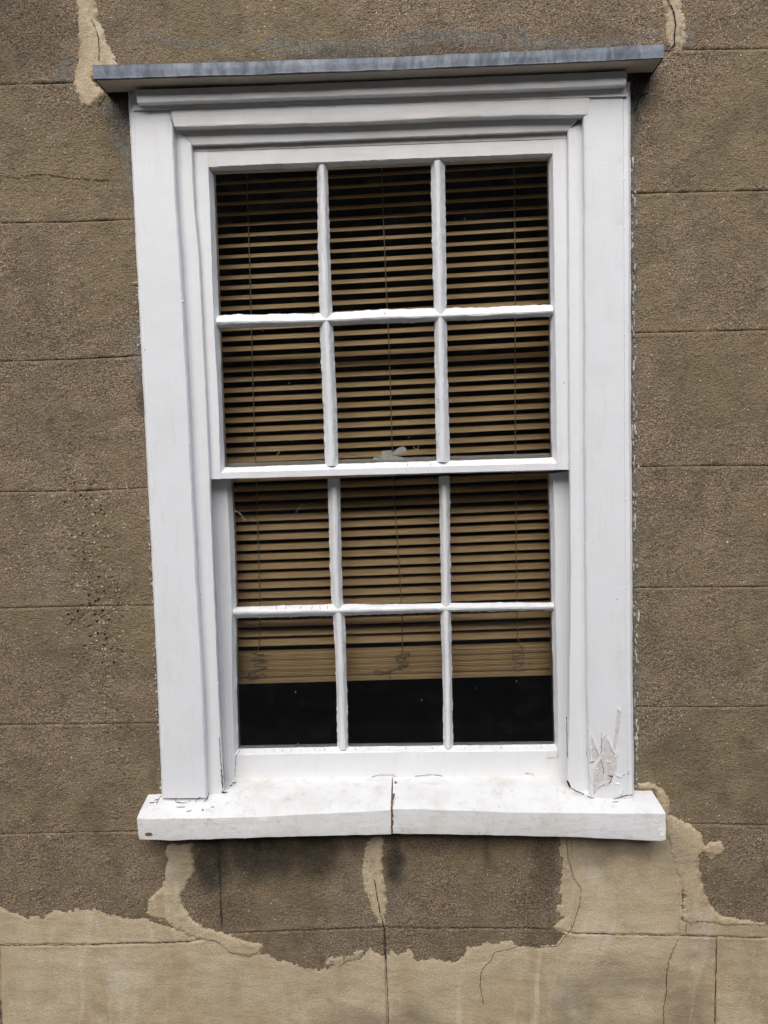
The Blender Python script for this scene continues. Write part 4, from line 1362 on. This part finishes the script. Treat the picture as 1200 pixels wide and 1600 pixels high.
slab('rust_spot', z_5([(120, 1030), (140, 1020), (165, 1022), (176, 1034), (160, 1044), (130, 1042)]), SY - 0.0012, SY + 0.002, M_RUST, win)
slab('rust_spot', [(1029, 1298), (1033, 1294), (1039, 1297), (1038, 1306), (1031, 1307)], SY - 0.0012, SY + 0.002, M_METAL, win)
crack(win, z_5([(575, 915), (590, 920), (610, 950), (645, 962)]), 0.9, SY - 0.0008)
crack(win, z_5([(576, 918), (578, 935)]), 1.0, SY - 0.0008)

# flaking caulk along the outside of the frame
V, F = [], []
rc = np.random.default_rng(21)


def crumb(px, r_, Y=-0.004, el=2.2):
    p = P(px, Y)
    o_ = len(V)
    for lv, (rad, dy) in enumerate(((1.0, 0.004), (0.8, -0.25 * r_), (0.35, -0.5 * r_))):
        for k in range(6):
            th = 2 * math.pi * k / 6
            V.append((p[0] + rad * r_ * math.cos(th) * rc.uniform(.7, 1.2), p[1] + dy, p[2] + rad * r_ * el * math.sin(th) * rc.uniform(.7, 1.2)))
    for lv in (0, 1):
        for k in range(6):
            F.append((o_ + lv * 6 + k, o_ + lv * 6 + (k + 1) % 6, o_ + lv * 6 + 6 + (k + 1) % 6, o_ + lv * 6 + 6 + k))
    F.append(tuple(o_ + 12 + k for k in range(6)))


for _ in range(120):
    y_ = rc.choice([rc.uniform(250, 760), rc.uniform(760, 1240)])
    x_ = np.interp(y_, [128, 320, 640, 850, 1080, 1247], [985, 987, 988, 990, 991, 993]) + abs(rc.normal(2.5, 2.4))
    crumb((x_, y_), rc.uniform(0.0006, 0.0018), -0.004, rc.uniform(1.5, 9))
for _ in range(70):
    y_ = rc.uniform(430, 560) if rc.random() < .25 else rc.uniform(760, 1235)
    x_ = np.interp(y_, [135, 320, 400, 800, 1080, 1247], [199, 209, 213, 233.5, 246.6, 253]) - abs(rc.normal(2.0, 1.6)) - 1
    crumb((x_, y_), rc.uniform(0.0006, 0.0018), -0.006, rc.uniform(1, 3))
props(link_mesh('caulk_crumbs', V, F, M_CAULK, win, True), kind='stuff')

# runs and blisters of paint along the edges of the boards
V, F = [], []
for line, cnt, spread, Yp in ((px_lerp(IN_L, RIM_L, 0.045), 95, 1.2, CAS_Y), (px_lerp(IN_R, RIM_R, 0.05), 60, 1.4, CAS_Y), (px_lerp(RIM_R, IN_R, 0.02), 60, 1.2, CAS_Y), (px_lerp(RIM_L, IN_L, 0.05), 50, 1.3, CAS_Y), (px_lerp(BEAD_L, IN_L[1:], 0.12), 30, 1.0, -0.0045),
                              (px_lerp(BEAD_R, IN_R[1:], 0.5), 16, 5.0, -0.0050)):
    for _ in range(cnt):
        t_ = rc.uniform(0.08, 0.99) * (len(line) - 1)
        i_ = int(t_)
        q_ = line[i_] * (1 - t_ + i_) + line[min(i_ + 1, len(line) - 1)] * (t_ - i_)
        crumb((q_[0] + rc.normal(0, spread), q_[1]), rc.uniform(0.0007, 0.0016), Yp + 0.0006, rc.uniform(0.9, 3.5))
props(link_mesh('paint_blisters', V, F, M_WHITE, win, True), kind='stuff')

# cobweb strands on the panes
V, F = [], []
for q in ([(366, 797), (374, 802), (382, 812), (384, 810)], [(366, 800), (372, 800), (380, 808)], [(455, 812), (463, 800), (474, 786)], [(490, 803), (494, 807), (497, 806)],
          [(431, 712), (437, 706)], [(646, 698), (651, 703), (654, 697)], [(363, 770), (372, 763), (380, 756)]):
    Yq = (UG if q[0][1] < 735 else LG) - 0.002
    tube('cobweb', smooth_line([P(p, Yq) for p in q], 10), 0.00022, None, None, 4, join=(V, F))
props(link_mesh('cobweb_strands', V, F, M_WEB, lo, True), kind='stuff')

# ------------------------------------------------------------------ venetian blind
BY = 0.148                                            # front edges of the slats
blind = empty('venetian_blind', P((600, 1060), BY))
props(blind, 'tan wooden venetian blind hanging behind the panes, lowered most of the way', 'blind', kind='thing')
zl0, zl20, zl35 = P((338, 485.5), BY)[2], P((368, 801), BY)[2], P((370, 1025), BY)[2]
pitch = (zl0 - zl35) / 35.0
zr_b = P((862, 1055), BY)[2]
zl_b = P((370, 1069), BY)[2]
tilt_z = (zr_b - zl_b) / (P((862, 1055), BY)[0] - P((370, 1069), BY)[0])
XB0, XB1 = P((325, 800), BY)[0], P((902, 800), BY)[0]
x_ref = P((368, 801), BY)[0]
CH, TILT = 0.0275, math.radians(29)
rs = np.random.default_rng(5)


def make_slat(nx=10):
    V_, F_ = [], []
    prof = []
    m_ = 4
    for i in range(m_ + 1):
        t = i / m_
        prof.append((t * CH, 0.0026 * math.sin(math.pi * t)))
    for s_x in np.linspace(0, 1, nx):
        sag = -0.0012 * math.sin(math.pi * s_x)
        for th in (0.0006, -0.0006):
            for (c_, e_) in prof:
                V_.append((XB0 + (XB1 - XB0) * s_x, c_, e_ + th + sag))
    w_ = 2 * (m_ + 1)
    for i in range(nx - 1):
        for k in range(m_):
            a = i * w_ + k
            F_.append((a, a + w_, a + w_ + 1, a + 1))
            a = i * w_ + m_ + 1 + k
            F_.append((a, a + 1, a + w_ + 1, a + w_))
        for k in (0, m_):
            a, c_ = i * w_ + k, i * w_ + m_ + 1 + k
            F_.append((a, c_, c_ + w_, a + w_) if k == 0 else (a, a + w_, c_ + w_, c_))
    return V_, F_


SV, SF = make_slat()
slat_me = bpy.data.meshes.new('slat')
slat_me.from_pydata([tuple(v) for v in SV], [], SF)
slat_me.update()
slat_me.polygons.foreach_set('use_smooth', [True] * len(slat_me.polygons))
slat_me.materials.append(M_SLAT)
TILTS = []
for (xa_, ya_, xb_, yb_) in ((338, 485.5, 862, 457), (368, 801, 862, 780.5), (370, 1069, 862, 1055)):
    a_, b_ = P((xa_, ya_), BY), P((xb_, yb_), BY)
    TILTS.append((a_[2], (b_[2] - a_[2]) / (b_[0] - a_[0])))
TILTS.sort()
roll_z = math.atan(tilt_z)


def put_slat(z_at_ref, tilt, y=BY):
    o = bpy.data.objects.new('slat', slat_me)
    COL.objects.link(o)
    o.parent = blind
    tz = float(np.interp(z_at_ref, [t[0] for t in TILTS], [t[1] for t in TILTS]))
    z0 = z_at_ref - tz * x_ref
    o.location = Vector((0, y, z0)) - world_of(blind)
    o.rotation_euler = (tilt, -math.atan(tz), rs.normal(0, 0.0012))
    return o


for k in range(-17, 35):
    z = zl0 - k * pitch + rs.normal(0, 0.0005)
    put_slat(z, TILT + rs.normal(0, 0.022) + 0.0018 * (k - 10) * 0)
# the gathered stack and the bottom rail
n_st = 15
z_top, z_bot = zl35 + 0.002, zl_b + 0.014
for k in range(n_st):
    put_slat(z_top + (z_bot - z_top) * (k + 0.3) / n_st, math.radians(9) + rs.normal(0, 0.03), BY + rs.normal(0, 0.0014))
V, F = [], []
add_box(V, F, XB0 - 0.003, XB1 + 0.003, 0, CH, 0, 0.0125)
rail = sharp(link_mesh('bottom_rail', np.array(V), F, M_SLAT, None, False), 30)
rail.parent = blind
rail.location = Vector((0, BY - 0.0008, zl_b - tilt_z * x_ref)) - world_of(blind)
rail.rotation_euler = (0, -roll_z, 0)
bv = rail.modifiers.new('bevel', 'BEVEL')
bv.width = 0.0015
bv.segments = 2
V, F = [], []
add_box(V, F, XB0, XB1, BY - 0.004, BY + 0.034, zl0 + 17.6 * pitch, zl0 + 17.6 * pitch + 0.03)
link_mesh('head_rail', np.array(V), F, M_SLAT, blind, False)
CY = BY - 0.0022
loops = ([(405, 1008), (401, 1020), (392, 1018), (404, 1023), (412, 1022), (400, 1027), (393, 1032), (410, 1030), (416, 1034), (402, 1036), (396, 1041), (409, 1041), (417, 1044), (404, 1046), (388, 1052), (394, 1058), (408, 1052), (414, 1056), (398, 1061), (387, 1060), (392, 1050), (404, 1058)],
         [(629, 1018), (628, 1022), (640, 1021), (634, 1026), (622, 1024), (618, 1029), (628, 1033), (634, 1029), (626, 1026), (620, 1034), (630, 1038), (638, 1036), (634, 1041), (622, 1040), (628, 1046), (620, 1044), (606, 1050), (592, 1053), (585, 1050), (590, 1047), (602, 1050), (612, 1047), (609, 1056), (611, 1062)],
         [(811, 1008), (818, 1012), (812, 1018), (804, 1016), (800, 1022), (808, 1026), (816, 1020), (818, 1026), (806, 1030), (801, 1028), (809, 1035), (818, 1034), (812, 1041), (802, 1042), (808, 1048), (818, 1046), (820, 1050)])
lines = ([(385, 240), (387, 320), (391, 440), (394, 560), (397, 660), (401, 760), (404, 860), (406, 960), (405, 1008)],
         [(596, 240), (598, 310), (603, 440), (607, 520), (611, 640), (615, 760), (622, 860), (628, 960), (629, 1018)],
         [(803, 240), (804, 330), (805, 440), (805, 640), (806, 760), (807, 900), (808, 980), (811, 1008)])
for ln_, lp_ in zip(lines, loops):
    a = smooth_line([P(p, CY) for p in ln_], 60)
    b_ = smooth_line([P(p, CY - 0.003 - 0.0016 * (i % 3)) for i, p in enumerate(lp_)], 130)
    tube('cord', np.concatenate([a[:-1], b_]), 0.0010, M_CORD, blind, 6)

# ------------------------------------------------------------------ room behind
V, F = [], []
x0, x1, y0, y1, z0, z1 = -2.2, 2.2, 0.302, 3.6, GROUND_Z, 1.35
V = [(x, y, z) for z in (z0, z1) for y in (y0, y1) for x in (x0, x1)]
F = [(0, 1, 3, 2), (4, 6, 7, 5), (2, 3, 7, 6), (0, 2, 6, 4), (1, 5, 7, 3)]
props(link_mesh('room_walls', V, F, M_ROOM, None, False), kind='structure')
# wooden linings of the opening indoors
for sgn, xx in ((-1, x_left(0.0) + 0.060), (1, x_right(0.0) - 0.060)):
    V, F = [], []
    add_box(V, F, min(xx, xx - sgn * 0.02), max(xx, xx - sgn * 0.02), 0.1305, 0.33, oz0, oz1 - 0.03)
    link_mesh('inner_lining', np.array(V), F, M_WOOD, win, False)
